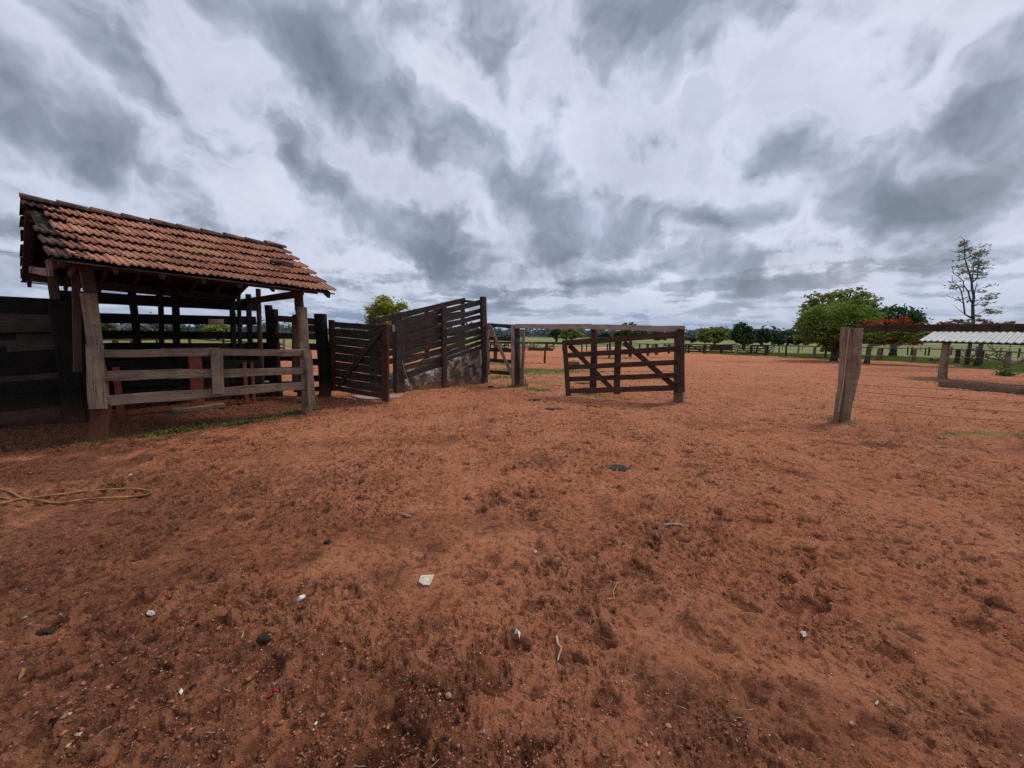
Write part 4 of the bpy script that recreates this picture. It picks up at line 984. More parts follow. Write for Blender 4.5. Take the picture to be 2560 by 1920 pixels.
tree('shade_tree', 'dense mid green bushy tree on a short trunk, front of the big right group', 28, [(2085, 800, 62, 40), (2045, 815, 42, 34), (2130, 800, 48, 40), (2160, 820, 30, 30), (2035, 795, 30, 22), (2142, 765, 22, 16), (2090, 838, 66, 22), (2050, 840, 36, 18), (2018, 812, 12, 14), (2060, 868, 16, 12), (2100, 872, 18, 8), (2150, 845, 26, 14)], L_MID, (2084, 894), 560, 30, .10, .20, .20, inner=.68, droop=.3)
tree('shade_tree', 'broad dark green domed tree behind the red flowering tree', 38, [(2228, 800, 52, 32), (2200, 815, 36, 34), (2262, 815, 36, 26), (2240, 835, 44, 22), (2180, 830, 30, 26)], L_DRK, (2232, 882), 520, 34, .13, .20, .24, inner=.7)
tree('flame_tree', 'spreading flame tree covered in red blossom behind the corner of the wire fence', 25, [(2215, 835, 38, 18), (2255, 830, 42, 16), (2290, 838, 30, 15), (2190, 845, 26, 12), (2310, 848, 18, 10), (2240, 855, 34, 8)], L_MID, (2168, 888), 150, 20, .10, .26, .13, inner=.4, flatc=.35,
     red=[(2178, 806, 13, 6), (2203, 803, 10, 5), (2222, 804, 12, 7), (2250, 801, 14, 8), (2270, 806, 10, 5), (2285, 812, 8, 5), (2233, 836, 18, 7), (2215, 846, 20, 6), (2195, 848, 10, 5), (2250, 850, 18, 6), (2265, 838, 14, 6), (2285, 858, 16, 5), (2310, 850, 8, 4), (2305, 808, 8, 5)])
tree('flame_tree', 'thin flame tree with sparse red blossom rising behind the tin roof', 24, [(2392, 808, 20, 8), (2425, 815, 22, 8), (2475, 812, 24, 8), (2520, 814, 20, 7), (2440, 835, 70, 14), (2350, 820, 18, 6)], L_THIN, (2445, 890), 120, 12, .09, .25, .11, inner=.3, flatc=.4,
     red=[(2385, 802, 12, 4), (2400, 800, 9, 5), (2352, 808, 12, 4), (2462, 801, 11, 5), (2475, 807, 12, 4), (2525, 807, 9, 4), (2492, 810, 9, 3), (2345, 838, 8, 3), (2440, 822, 10, 4)])
tree('shade_tree', 'low yellowish green tree above the braced gates of the far corral', 62, [(1765, 835, 20, 14), (1785, 832, 20, 13), (1808, 836, 18, 14), (1780, 846, 32, 10), (1755, 846, 10, 8)], L_OLV, (1785, 874), 170, 24, .24, .22, .2)
tree('shade_tree', 'upright dark green tree right of the low yellowish one', 55, [(1856, 822, 17, 13), (1850, 840, 20, 14), (1872, 840, 12, 14), (1862, 852, 20, 8), (1836, 838, 8, 8)], L_DRK, (1857, 880), 190, 26, .2, .22, .22, inner=.6)
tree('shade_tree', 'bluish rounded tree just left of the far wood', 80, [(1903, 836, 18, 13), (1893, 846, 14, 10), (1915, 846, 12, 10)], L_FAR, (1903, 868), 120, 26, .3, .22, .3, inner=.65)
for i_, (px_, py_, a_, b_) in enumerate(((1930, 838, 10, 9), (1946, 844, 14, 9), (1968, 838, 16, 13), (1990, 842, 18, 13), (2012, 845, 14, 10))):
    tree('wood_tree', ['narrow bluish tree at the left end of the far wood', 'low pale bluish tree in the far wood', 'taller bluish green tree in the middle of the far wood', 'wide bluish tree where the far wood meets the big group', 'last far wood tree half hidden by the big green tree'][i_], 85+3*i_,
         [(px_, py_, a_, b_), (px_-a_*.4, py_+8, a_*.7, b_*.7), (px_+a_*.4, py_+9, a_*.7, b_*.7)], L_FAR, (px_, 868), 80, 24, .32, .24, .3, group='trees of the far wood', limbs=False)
tree('shade_tree', 'bright green far tree with gaps, seen under the pale beam left of its middle post', 95, [(1412, 834, 12, 9), (1430, 832, 16, 11), (1446, 837, 11, 9), (1420, 842, 22, 6)], L_OLV, (1428, 862), 120, 24, .32, .24, .3)
tree('shade_tree', 'dark far tree touching the bright one under the pale beam', 100, [(1391, 833, 12, 9), (1388, 841, 10, 6)], L_FAR, (1390, 862), 60, 24, .34, .24, .3)
tree('shade_tree', 'wide dark umbrella shaped tree whose top shows over the pale beam', 75, [(1570, 815, 18, 8), (1566, 832, 26, 10), (1592, 833, 24, 10), (1548, 838, 14, 7), (1612, 838, 12, 8), (1638, 836, 16, 8), (1650, 845, 14, 6)], L_DRK, (1575, 868), 200, 24, .26, .24, .3)
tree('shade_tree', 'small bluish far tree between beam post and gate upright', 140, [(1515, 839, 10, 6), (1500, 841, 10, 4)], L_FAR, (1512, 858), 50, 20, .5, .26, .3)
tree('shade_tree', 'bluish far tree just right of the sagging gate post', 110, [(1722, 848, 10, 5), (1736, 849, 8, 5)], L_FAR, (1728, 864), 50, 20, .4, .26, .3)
tree('shade_tree', 'rounded green tree seen through the black rails under the tiled roof', 70, [(545, 822, 26, 9), (525, 826, 14, 7), (562, 826, 14, 7)], L_OLV, (545, 846), 110, 24, .28, .24, .3)
tree('shade_tree', 'dark tree seen at the left between the black rails', 80, [(250, 816, 20, 9), (236, 822, 12, 7)], L_DRK, (250, 842), 90, 24, .3, .24, .3)
tree('shade_tree', 'thin open tree in the middle gap of the black rails', 75, [(398, 818, 16, 6), (440, 823, 24, 5), (500, 822, 12, 7), (360, 824, 14, 4)], L_FAR, (400, 844), 60, 18, .28, .24, .2)

# tall thin tree, limb by limb (px, py in the photograph, at one depth)
def thin_tree():
    Y = 25.0; sc_ = lambda x, y: (2300+x/5.53, 560+y/5.53)
    root = empty('slender_tree', at(2433, 880, Y)*1, 'tall slender tree with bare forked grey limbs and sparse feathery leaves above the tin roof', 'tree'); root.location.z = 0
    limbs = [([(735, 1800), (735, 1400), (728, 1120), (745, 1010), (718, 880), (715, 810), (690, 700), (650, 580), (620, 480), (615, 330), (620, 230)], .10, .012),
             ([(730, 1310), (620, 1250), (600, 1080), (570, 930), (520, 850), (450, 790), (440, 700)], .055, .01),
             ([(730, 1100), (690, 1040), (670, 940), (600, 840), (600, 790), (520, 720), (460, 680), (450, 600)], .05, .01),
             ([(715, 810), (790, 755), (800, 640), (810, 500), (850, 420), (900, 380)], .045, .01), ([(745, 1010), (765, 900), (790, 810), (780, 800)], .03, .01),
             ([(740, 1140), (820, 1080), (900, 1010), (990, 980)], .03, .008), ([(735, 1290), (830, 1230), (920, 1200), (1050, 1210)], .028, .008),
             ([(600, 1100), (520, 1040), (420, 1010), (370, 990), (290, 1010)], .022, .006), ([(615, 1240), (540, 1190), (450, 1110)], .02, .005),
             ([(600, 940), (600, 800), (640, 770), (635, 700)], .025, .008), ([(690, 700), (600, 660), (540, 640), (520, 580)], .025, .006), ([(720, 800), (740, 600), (760, 450), (740, 380)], .03, .008),
             ([(500, 850), (440, 860), (400, 870)], .015, .006), ([(780, 860), (830, 830), (880, 820)], .015, .005), ([(620, 330), (560, 300), (480, 290)], .014, .005), ([(620, 230), (560, 170), (530, 190)], .012, .004)]
    m = MB()
    for k, (pts, r0_, r1_) in enumerate(limbs):
        n = len(pts); dy0 = math.sin(k*2.4)*.5
        P = [at(*sc_(*p), Y+(dy0*i/n if k else 0)) for i, p in enumerate(pts)]
        if k == 0: P[0] = Vector((P[1].x, Y, -.1))
        m.tube(P, [r0_+(r1_-r0_)*(i/(n-1))**.8 for i in range(n)], 7)
    m.build('trunk', BARKG, root, True)
    spots = [(600, 260, 60, 35), (580, 300, 50, 30), (690, 340, 60, 26), (640, 370, 60, 26), (560, 380, 40, 30), (880, 300, 40, 16), (850, 400, 70, 50), (780, 420, 80, 36), (740, 480, 70, 40), (880, 520, 70, 20), (830, 560, 80, 44), (760, 560, 60, 50),
             (870, 610, 60, 30), (820, 680, 70, 30), (880, 700, 36, 18), (760, 650, 50, 40), (740, 760, 40, 26), (820, 745, 24, 16), (470, 590, 34, 22), (560, 600, 50, 26), (600, 640, 60, 24), (570, 680, 40, 22), (650, 660, 40, 18),
             (450, 860, 60, 26), (490, 800, 40, 14), (430, 890, 30, 16), (500, 890, 26, 16), (960, 860, 34, 12), (990, 840, 16, 12), (840, 935, 50, 16), (740, 915, 60, 10), (980, 980, 60, 26), (1000, 1020, 50, 24), (900, 1040, 60, 18), (920, 1090, 50, 16),
             (870, 1120, 60, 14), (1010, 1200, 70, 26), (1040, 1220, 50, 20), (920, 1190, 40, 16), (960, 1230, 40, 20), (660, 1030, 30, 18), (545, 1040, 26, 22), (690, 1070, 20, 12), (560, 450, 20, 20), (540, 500, 20, 12), (770, 1270, 50, 20), (680, 1330, 60, 18), (790, 1330, 60, 20), (600, 560, 30, 12), (650, 750, 30, 14)]
    out = []
    for (x, y, a, b) in spots:
        c = at(*sc_(x, y), Y+random.uniform(-.5, .5)); n = int(a*b/38)+7; p = RNG.normal(size=(n, 3))*np.array([a/5.53/F*Y*.55, .15, b/5.53/F*Y*.55]); out.append(p+np.array(c))
    leaf_mesh('crown', np.concatenate(out), .062, L_THIN, root, .1, .3, 2.6)
thin_tree()

def dead_bush(label, px, py, s_, sd):
    random.seed(sd); g = G(px, py); m = MB()
    def br(p, d, r, L, k):
        q = p; pts = [p]; 
        for i in range(4):
            d = (d+Vector((random.gauss(0, .3), random.gauss(0, .3), random.gauss(0, .2)))).normalized(); q = q+d*L/4; pts.append(q)
        m.tube(pts, [r, r*.85, r*.7, r*.6, r*.5], 5)
        if k:
            for i in range(3): br(pts[random.randint(1, 4)], (d+Vector((random.gauss(0, .9), random.gauss(0, .5), random.gauss(0, .5)))).normalized(), r*.6, L*.6, k-1)
    for i in range(4): br(Vector((g.x+random.uniform(-.3, .3)*s_, g.y, .02)), Vector((random.gauss(0, .8), random.gauss(0, .4), .6)).normalized(), .05*s_, 1.0*s_, 2)
    return tag(m.build('dead_branch', W_GREY), label, 'dead branch')
dead_bush('bare grey fallen branches tangled behind the right end of the pole rail fence', 2535, 912, 1.5, 3)
dead_bush('bleached crooked dead branch against the fence posts right of the feed shelter post', 2424, 905, 1.1, 8)
random.seed(11)
def bush(label, px, py, w, h, mat=None, n=900, name='bush', leaf=.05):
    g = G(px, py); P = RNG.normal(size=(n, 3))*np.array([w/2.4, w/3, h/2.6]); P[:, 2] = np.abs(P[:, 2])+.03; P = P+np.array([g.x, g.y, 0])
    return tag(leaf_mesh(name, P, leaf, mat or L_MID, None, -.2), label, 'bush')
bush('low green weedy bush at the fence beyond the feed shelter', 2430, 905, .9, .4)
bush('small dark green weed clump growing in the dirt behind the right hand wires', 2515, 940, .45, .28, L_DRK, 400, 'weed_clump')
m = MB(); g = G(2345, 903); m.log(g+Vector((-.5, 0, .1)), g+Vector((.45, .1, .12)), .13, .09, 6, 9, .3); tag(m.build('fallen_log', W_DARK), 'dark fallen log lying on the edge of the far dirt behind the feed shelter post', 'log')
m = MB(); g = G(2378, 907); m.log(g+Vector((-.4, 0, .04)), g+Vector((.45, .1, .05)), .08, .05, 6, 9, .3); tag(m.build('fallen_log', W_BROWN), 'small low log right of the feed shelter post on the far dirt edge', 'log')
m = MB(); g = G(2053, 886); m.log(g+Vector((-.5, 0, .03)), g+Vector((.6, .1, .04)), .06, .04, 6, 9, .3); tag(m.build('fallen_log', W_DARK), 'thin dark log lying on the green pasture left of the corner post', 'log')

# woodland along the horizon
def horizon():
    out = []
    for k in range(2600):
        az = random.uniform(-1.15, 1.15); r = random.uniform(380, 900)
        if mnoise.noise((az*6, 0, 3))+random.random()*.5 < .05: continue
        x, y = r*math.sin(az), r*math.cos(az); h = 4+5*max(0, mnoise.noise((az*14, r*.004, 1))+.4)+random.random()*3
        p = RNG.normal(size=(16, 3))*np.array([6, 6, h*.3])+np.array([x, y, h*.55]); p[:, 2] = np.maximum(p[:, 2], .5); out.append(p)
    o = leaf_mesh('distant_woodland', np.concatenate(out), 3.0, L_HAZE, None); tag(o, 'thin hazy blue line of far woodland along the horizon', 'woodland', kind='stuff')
horizon()

# pale track across the far pasture
def track():
    top = [(1400, 871), (1437, 870), (1480, 867.5), (1530, 868), (1575, 871), (1600, 874)]; bot = [(1400, 871.6), (1437, 871.6), (1480, 869.5), (1530, 871), (1575, 873.5), (1600, 875.5)]
    v = []; f = []
    for (a, b) in zip(top, bot):
        p = G(*a); q = G(*b); v += [(p.x, p.y, .02), (q.x, q.y, .02)]
    for i in range(len(top)-1): f.append((2*i, 2*i+1, 2*i+3, 2*i+2))
    tag(mesh_obj('path', v, f, simple('pale_sand', (.42, .34, .28), .9, .1, 0, .5, .15)), kind='structure')
track()

# ------------------------------------------------------------------ grass and weeds
def blades(name, pts, h, w, mat, label, cat='grass', per=4, spread=.03, kind='stuff'):
    n = len(pts)*per; b = np.repeat(pts, per, 0)+np.concatenate([RNG.normal(size=(n, 2))*spread, np.zeros((n, 1))], 1)
    hh = h*(.5+RNG.random(n)); an = RNG.random(n)*6.283; lean = RNG.normal(size=(n, 2))*.35
    dx = np.stack([np.cos(an), np.sin(an), 0*an], 1)*w/2
    t = b+np.stack([lean[:, 0]*hh, lean[:, 1]*hh, hh], 1)
    v = np.stack([b-dx, b+dx, t], 1).reshape(-1, 3); f = np.arange(3*n).reshape(n, 3)
    o = mesh_obj(name, v, f, mat, None, False, None, {'bid': ('FACE', RNG.random(n))}); return tag(o, label, cat, kind=kind)
L_GRASS = leaf_mat('grass_blade', (.085, .115, .025), (.15, .19, .045), (.24, .25, .085), .3, 1.3)
def scatter_grass():
    n = 260000; r = np.sqrt(RNG.random(n))*46+5; az = (RNG.random(n)*2-1)*1.0
    x = r*np.sin(az); y = r*np.cos(az); g, d = masks(x, y); k = (g > .45+RNG.random(n)*.3) & (y > 4) & ((x > -5) | (y > 11)); x = x[k]; y = y[k]
    pts = np.stack([x, y, height(x, y)], 1)
    blades('grass', pts, .06, .02, L_GRASS, 'short green grass over the pasture and in patches of the yard', 'grass', 4, .06)
scatter_grass()
def weeds(label, spots, N, name='weeds'):
    P = []
    for (px, py, a, b) in spots:
        g = G(px, py); q = RNG.normal(size=(N, 2))*np.array([a, b])*.5; q = q @ np.array([[SH.u.x, SH.u.y], [-SH.u.y, SH.u.x]]); P.append(q+np.array([g.x, g.y]))
    P = np.concatenate(P); z = height(P[:, 0], P[:, 1]); n = len(P)
    pts = np.stack([P[:, 0], P[:, 1], z+.012+RNG.random(n)*.03], 1)
    o = leaf_mesh(name, pts, .026, L_WEED, None, 0, .35, 1.4); tag(o, label, 'weeds', kind='stuff')
L_WEED = leaf_mat('weed_leaf', (.06, .085, .025), (.11, .15, .04), (.19, .23, .08), .3, 3)
weeds('low green weeds creeping along the front of the shelter', [(470, 1077, .22, .10), (440, 1082, .3, .12), (520, 1068, .5, .12), (700, 1040, .35, .12), (740, 1032, .22, .10), (660, 1052, .4, .08), (790, 1024, .16, .12), (390, 1088, .3, .08), (600, 1060, .3, .05), (765, 1005, .2, .15), (560, 1062, .5, .3), (440, 1085, .4, .25), (720, 1036, .3, .25)], 120)
def seedling():
    g = G(430, 1075); tp = at(437, 1036, g.y+.02); m = MB(); m.tube([(g.x, g.y, -.02), (g.x+.02, g.y, (tp.z)*.5), tuple(tp)], [.005, .004, .003], 5)
    root = empty('seedling', (g.x, g.y, 0), 'lone seedling with four broad pale green leaves in front of the shelter rails', 'seedling')
    m.build('stem', simple('stem', (.16, .13, .08)), root)
    v = []; f = []
    for (dx, dz, l) in ((.085, .015, .10), (-.09, .01, .10), (.04, .08, .085), (.07, -.035, .09)):
        d = Vector((dx, -.03, dz)).normalized(); sdv = d.cross(Vector((0, 1, .5))).normalized(); o = len(v); K = 7; 
        for i in range(K):
            t = i/(K-1); w = math.sin(math.pi*min(1, t*.97+.02)**.8)*.028; c = tp+d*l*t*1.15+Z*(-.03*t*t)
            v += [tuple(c-sdv*w), tuple(c+Vector((0, 0, -.006))), tuple(c+sdv*w)]
        for i in range(K-1):
            for q in (0, 1): a = o+i*3+q; f.append((a, a+1, a+4, a+3))
    mesh_obj('leaf', v, f, leaf_mat('seedling_leaf', (.12, .19, .07), (.20, .30, .12), (.26, .36, .17)), root, True)
seedling()

# ------------------------------------------------------------------ clods, specks and litter on the ground
ICO = np.array([(0, 0, 1), (.894, 0, .447), (.276, .851, .447), (-.724, .526, .447), (-.724, -.526, .447), (.276, -.851, .447), (.724, .526, -.447), (-.276, .851, -.447), (-.894, 0, -.447), (-.276, -.851, -.447), (.724, -.526, -.447), (0, 0, -1)])
ICF = np.array([(0, 1, 2), (0, 2, 3), (0, 3, 4), (0, 4, 5), (0, 5, 1), (1, 6, 2), (2, 7, 3), (3, 8, 4), (4, 9, 5), (5, 10, 1), (2, 6, 7), (3, 7, 8), (4, 8, 9), (5, 9, 10), (1, 10, 6), (6, 11, 7), (7, 11, 8), (8, 11, 9), (9, 11, 10), (10, 11, 6)])
def lumps(name, x, y, size, mat, label, cat, flat=.6, sink=.25, jit=.28):
    n = len(x); z = height(x, y); v = ICO[None]*(1+RNG.normal(size=(n, 12, 1))*jit); 
    v = v*np.array([1, 1, flat])[None, None]*(.7+.6*RNG.random((n, 1, 3))); an = RNG.random(n)*6.283; c, s_ = np.cos(an)[:, None], np.sin(an)[:, None]
    vx = v[:, :, 0]*c-v[:, :, 1]*s_; vy = v[:, :, 0]*s_+v[:, :, 1]*c
    V = np.stack([vx*size[:, None]+x[:, None], vy*size[:, None]+y[:, None], v[:, :, 2]*size[:, None]+z[:, None]+size[:, None]*sink], -1).reshape(-1, 3)
    Fc = (ICF[None]+12*np.arange(n)[:, None, None]).reshape(-1, 3)
    o = mesh_obj(name, V, Fc, mat, None, False, None, {'bid': ('FACE', np.repeat(RNG.random(n), 20))}); return tag(o, label, cat, kind='stuff')
def clod_mat():
    m, t = new_mat('clod'); pos = t.n('ShaderNodeNewGeometry').outputs['Position']; b = t.n('ShaderNodeAttribute', attribute_name='bid').outputs['Fac']
    c = t.ramp(b, [(0, (.13, .050, .030)), (.35, (.22, .082, .045)), (.8, (.31, .12, .065)), (1, (.40, .19, .12))])
    finish(t, c, .95, t.noise(pos, 60, 4, .6), .004, .8, .1); return m
M_CLOD = clod_mat()
def polar(n, r0_, r1_, half=1.05, p=1.0):
    r = r0_*(r1_/r0_)**(RNG.random(n)**p); az = (RNG.random(n)*2-1)*half; return r*np.sin(az), r*np.cos(az)
x, y = polar(150000, .95, 20); ch = fbm(x*.9, y*.9, 71, 3)+fbm(x*2.5, y*2.5, 77, 2)*.5; k = RNG.random(len(x)) < sstep(-.35, .45, ch)*.9+.08; x, y = x[k], y[k]
lumps('dirt_clods', x, y, np.clip(.0017*np.exp(RNG.normal(size=len(x))*.62), .0009, .0085)*(1+np.hypot(x, y)*.16), M_CLOD, 'loose crumbs and clods of red earth over the yard', 'dirt clods', .5, .15, .33)
x, y = polar(5200, .95, 9, p=.9); k = RNG.random(len(x)) < np.clip(.75-x*.25, .12, 1)*(.4+1.2*(fbm(x*1.5, y*1.5, 55, 3) > 0)); x, y = x[k], y[k]
def speck_mat():
    m, t = new_mat('speck'); b = t.n('ShaderNodeAttribute', attribute_name='bid').outputs['Fac']
    c = t.ramp(b, [(0, (.16, .11, .08)), (.4, (.36, .27, .20)), (.75, (.55, .47, .40)), (1, (.72, .70, .66))]); finish(t, c, .7, None); return m
lumps('ground_litter', x, y, .0016+.0022*RNG.random(len(x))**3, speck_mat(), 'tiny pale chips and bits of straw strewn on the dirt', 'litter', .5, .7)
# straws
def straws():
    x, y = polar(420, 1.0, 7, .95, .8); m = MB()
    for a, b in zip(x, y):
        z = gz(a, b)+.004; L = random.uniform(.015, .07); an = random.random()*6.283; m.tube([(a, b, z), (a+L*.5*math.cos(an), b+L*.5*math.sin(an), z+.006), (a+L*math.cos(an+.3), b+L*math.sin(an+.3), z+.002)], .0009, 3)
    tag(m.build('straw', simple('straw', (.42, .32, .20))), 'short dry straws and rootlets scattered over the near dirt', 'straw', kind='stuff')
straws()

def gp(px, py, dz=0.0):
    g = G(px, py)
    for _ in range(3): z = gz(g.x, g.y); g = G(px, py, z)
    g.z = gz(g.x, g.y)+dz; return g
def twig(pix, r, mat, label, cat='twig', name='twig', lift=.006):
    m = MB(); pts = [gp(px, py, lift) for px, py in pix]; n = len(pts)
    m.tube(pts, [r*(1-.45*i/(n-1)) for i in range(n)], 7); return tag(m.build(name, mat, None, True), label, cat)
M_TWIG = simple('bare_wood', (.50, .36, .22), .8, .2, 0, 40, .35); M_TWIGP = simple('bleached_wood', (.46, .40, .33), .85, .2, 0, 40, .5); M_TWIGB = simple('brown_twig', (.22, .12, .07), .9)
twig([(1391, 1598), (1394, 1612), (1403, 1623), (1399, 1640), (1394, 1662)], .0065, M_TWIG, 'bent peeled pale stick lying in the dirt at the lower middle', 'stick', 'stick')
twig([(1184, 1605), (1186, 1625), (1188, 1645)], .0032, M_TWIGB, 'short straight brown twig left of the bent pale stick')
twig([(1522, 1500), (1535, 1499), (1533, 1480), (1542, 1462), (1556, 1452)], .003, M_TWIG, 'thin hooked tan rootlet right of the middle')
twig([(1655, 1314), (1680, 1313), (1700, 1316), (1722, 1324)], .011, M_TWIGP, 'bleached crooked stick lying across the dirt right of centre', 'stick', 'stick')
twig([(1090, 1146), (1100, 1138), (1109, 1131)], .008, M_TWIG, 'small straw coloured stick in the dirt below the loading ramp', 'stick', 'stick')
twig([(1130, 1596), (1140, 1599), (1150, 1600)], .002, M_TWIG, 'tiny pale rootlet left of the brown twig')
twig([(655, 1490), (663, 1480), (671, 1475)], .002, M_TWIG, 'tiny curved straw near the white tube')
twig([(1392, 994), (1396, 990), (1400, 986)], .022, M_TWIG, 'short pale offcut in the dirt left of the sagging gate', 'stick', 'stick')
twig([(500, 1091), (512, 1085), (528, 1082)], .007, M_TWIG, 'thin curved twig at the edge of the weeds before the shelter')
twig([(2338, 1120), (2350, 1115), (2368, 1118), (2390, 1123)], .013, M_TWIG, 'curled dry tan leaf stalk on the dirt under the right hand wires')
twig([(1862, 1738), (1866, 1760), (1880, 1785), (1895, 1795)], .0016, M_TWIGB, 'hair thin bent rootlet in the lower right dirt')
twig([(603, 1594), (606, 1586), (609, 1580)], .004, M_TWIGP, 'short white stick end left of the dark dung lump')
def chip(pix, mat, label, cat, name, th=.003, lift=.012, curl=.0):
    pts = [gp(px, py, lift) for px, py in pix]; c = sum(pts, Vector())/len(pts); zm = max(p.z for p in pts)
    pts = [Vector((p.x, p.y, p.z*.4+zm*.6+mnoise.noise(p*40)*curl)) for p in pts]; c.z = zm+curl*.5
    n = len(pts); v = [tuple(p) for p in pts]+[tuple(p-Z*th) for p in pts]+[tuple(c), tuple(c-Z*th)]
    f = []
    for i in range(n): j = (i+1) % n; f += [(i, j, j+n, i+n), (j, i, 2*n), (i+n, j+n, 2*n+1)]
    return tag(mesh_obj(name, v, f, mat, None), label, cat)
M_BONE = simple('pale_bone', (.62, .56, .45), .7, .3, 0, 45, .45, (.30, .25, .17)); M_WHITE = simple('white_scrap', (.72, .70, .66), .6); M_LEAFD = simple('dry_leaf', (.42, .38, .24), .8, .2, 0, 60, .3)
M_LEAFT = simple('tan_leaf', (.34, .17, .08), .8, .2, 0, 50, .4); M_LEAFG = simple('green_leaf', (.22, .36, .18), .7); M_GREYL = simple('grey_leaf', (0.2160, 0.1710, 0.1620), .8); M_REDS = simple('red_scrap', (.22, .02, .02), .6)
chip([(1047, 1460), (1053, 1444), (1066, 1441), (1086, 1441), (1081, 1452), (1074, 1466), (1058, 1466)], M_BONE, 'cream coloured angular flat chip lying left of centre', 'chip', 'chip', .006, .012, .010)
chip([(366, 1538), (372, 1532), (384, 1533), (389, 1539), (380, 1543), (370, 1543)], M_BONE, 'pale rounded shell like flake in the left dirt', 'flake', 'flake', .004, .01, .006)
chip([(1285, 1606), (1291, 1597), (1299, 1597), (1301, 1602), (1293, 1608)], M_WHITE, 'bright white paper scrap left of the bent stick', 'scrap', 'paper_scrap', .002, .008, .008)
chip([(150, 1803), (160, 1795), (175, 1787), (182, 1787), (175, 1796), (162, 1802)], M_LEAFD, 'pale dry leaf at the lower left, upper of three', 'leaf', 'dry_leaf', .001, .01, .006)
chip([(188, 1848), (196, 1840), (206, 1835), (208, 1838), (200, 1846)], M_LEAFD, 'small curled pale leaf between the two larger lower left leaves', 'leaf', 'dry_leaf', .001, .01, .006)
chip([(157, 1880), (165, 1870), (178, 1863), (181, 1866), (172, 1876), (163, 1881)], M_LEAFD, 'yellowish dry leaf at the lower left, lowest of three', 'leaf', 'dry_leaf', .001, .01, .006)
chip([(45, 1706), (48, 1692), (58, 1680), (66, 1683), (62, 1695), (54, 1704)], M_LEAFT, 'orange brown dry leaf by the lower left edge', 'leaf', 'dry_leaf', .001, .01, .006)
chip([(52, 1551), (56, 1545), (66, 1544), (71, 1548), (64, 1552)], M_LEAFG, 'green leaf scrap at the left above the dark clump', 'leaf', 'green_leaf', .001, .01, .006)
chip([(149, 1544), (152, 1538), (160, 1541), (161, 1545), (154, 1548)], M_LEAFG, 'small bright green leaf right of the other green one', 'leaf', 'green_leaf', .001, .01, .006)
chip([(1002, 1283), (1010, 1285), (1026, 1292), (1029, 1296), (1016, 1294), (1008, 1291)], M_GREYL, 'dull grey leaf lying flat in the dirt above the cream chip', 'leaf', 'grey_leaf', .001, .012, .006)
chip([(447, 1731+0), (455, 1728), (459, 1733), (452, 1736)], M_WHITE, 'tiny white scrap right of the lower left leaves', 'scrap', 'paper_scrap', .002, .008, .005)
chip([(662, 1748), (676, 1735), (690, 1724), (698, 1724), (696, 1731), (680, 1742), (668, 1749)], M_REDS, 'crumpled red scrap pressed into the dirt at the lower left', 'scrap', 'red_scrap', .002, .008, .010)
chip([(785, 1815), (790, 1811), (795, 1812), (790, 1818)], M_WHITE, 'tiny white scrap near the bottom left of the big dark patch', 'scrap', 'paper_scrap', .002, .008, .005)
chip([(2000, 1588), (2005, 1582), (2014, 1583), (2016, 1590), (2008, 1593)], M_BONE, 'small tan flake in the dirt at the right', 'flake', 'flake', .002, .01, .005)
chip([(2186, 1763), (2192, 1756), (2196, 1762), (2191, 1768)], M_BONE, 'small pale flake at the lower right', 'flake', 'flake', .002, .01, .005)
chip([(320, 1180+8), (325, 1186), (332, 1187), (328, 1191)], M_WHITE, 'little pink white scrap above the hose loop', 'scrap', 'paper_scrap', .002, .008, .005)
def pipe():
    a = gp(745, 1505, .014); b = gp(761, 1496, .014); m = MB(); d = (b-a).normalized(); s_ = d.cross(Z).normalized(); u_ = s_.cross(d)
    rings = [[p+(s_*math.cos(t)+u_*math.sin(t))*r for t in [6.283*j/14 for j in range(14)]] for p, r in ((a+d*.006, .0105), (a, .0125), (a.lerp(b, .5), .0135), (b, .0125), (b-d*.004, .010))]
    m.loft(rings, 0, [0, .01, .03, .05, .06], .5); tag(m.build('white_tube', M_WHITE, None, True), 'short white tube end lying in the dirt left of the cream chip', 'tube')
pipe()
def rock(px, py, s_, mat, label, cat, name, flat=.7, n=3, seed=1, sub=3):
    g = gp(px, py); import bmesh
    bm = bmesh.new(); bmesh.ops.create_icosphere(bm, subdivisions=sub, radius=1.0)
    vs_ = [v.co.normalized() for v in bm.verts]; hg = None
    if s_[2] < .2*s_[0] and s_[0] > .1: hg = height(np.array([g.x+d.x*s_[0] for d in vs_]), np.array([g.y+d.y*s_[1] for d in vs_]), False)
    for vi, v in enumerate(bm.verts):
        d = v.co.normalized(); q = 1+.28*mnoise.noise(d*1.3+Vector((seed*7, 0, 0)))+.14*n*mnoise.noise(d*3.6+Vector((0, seed*5, 0)))*.6+.05*n*mnoise.noise(d*9)
        v.co = Vector((d.x*s_[0]*q, d.y*s_[1]*q, d.z*s_[2]*(1+mnoise.noise(d*7)*.8)))+Vector((g.x, g.y, (g.z if hg is None else float(hg[vi]))+s_[2]*.45))
    me = bpy.data.meshes.new(name); bm.to_mesh(me); bm.free(); me.materials.append(mat); me.polygons.foreach_set('use_smooth', [True]*len(me.polygons))
    o = bpy.data.objects.new(name, me); COL.objects.link(o); return tag(o, label, cat)
M_DUNG = simple('dung', (.035, .022, .017), .9, .3, 0, 60, .5); M_DUNGG = simple('dung_grey', (.055, .045, .044), .9, .3, 0, 60, .5, (.012, .01, .01)); M_STONE = simple('stone', (.34, .20, .13), .7)
rock(1121, 1742, (.014, .014, .012), M_STONE, 'small round tan pebble in the lower middle dirt', 'pebble', 'pebble', n=.5, seed=2)
rock(663, 1597, (.038, .030, .017), M_DUNG, 'dark dung lump in the left of the dirt, right of the white stick end', 'dung', 'dung', n=4, seed=3)
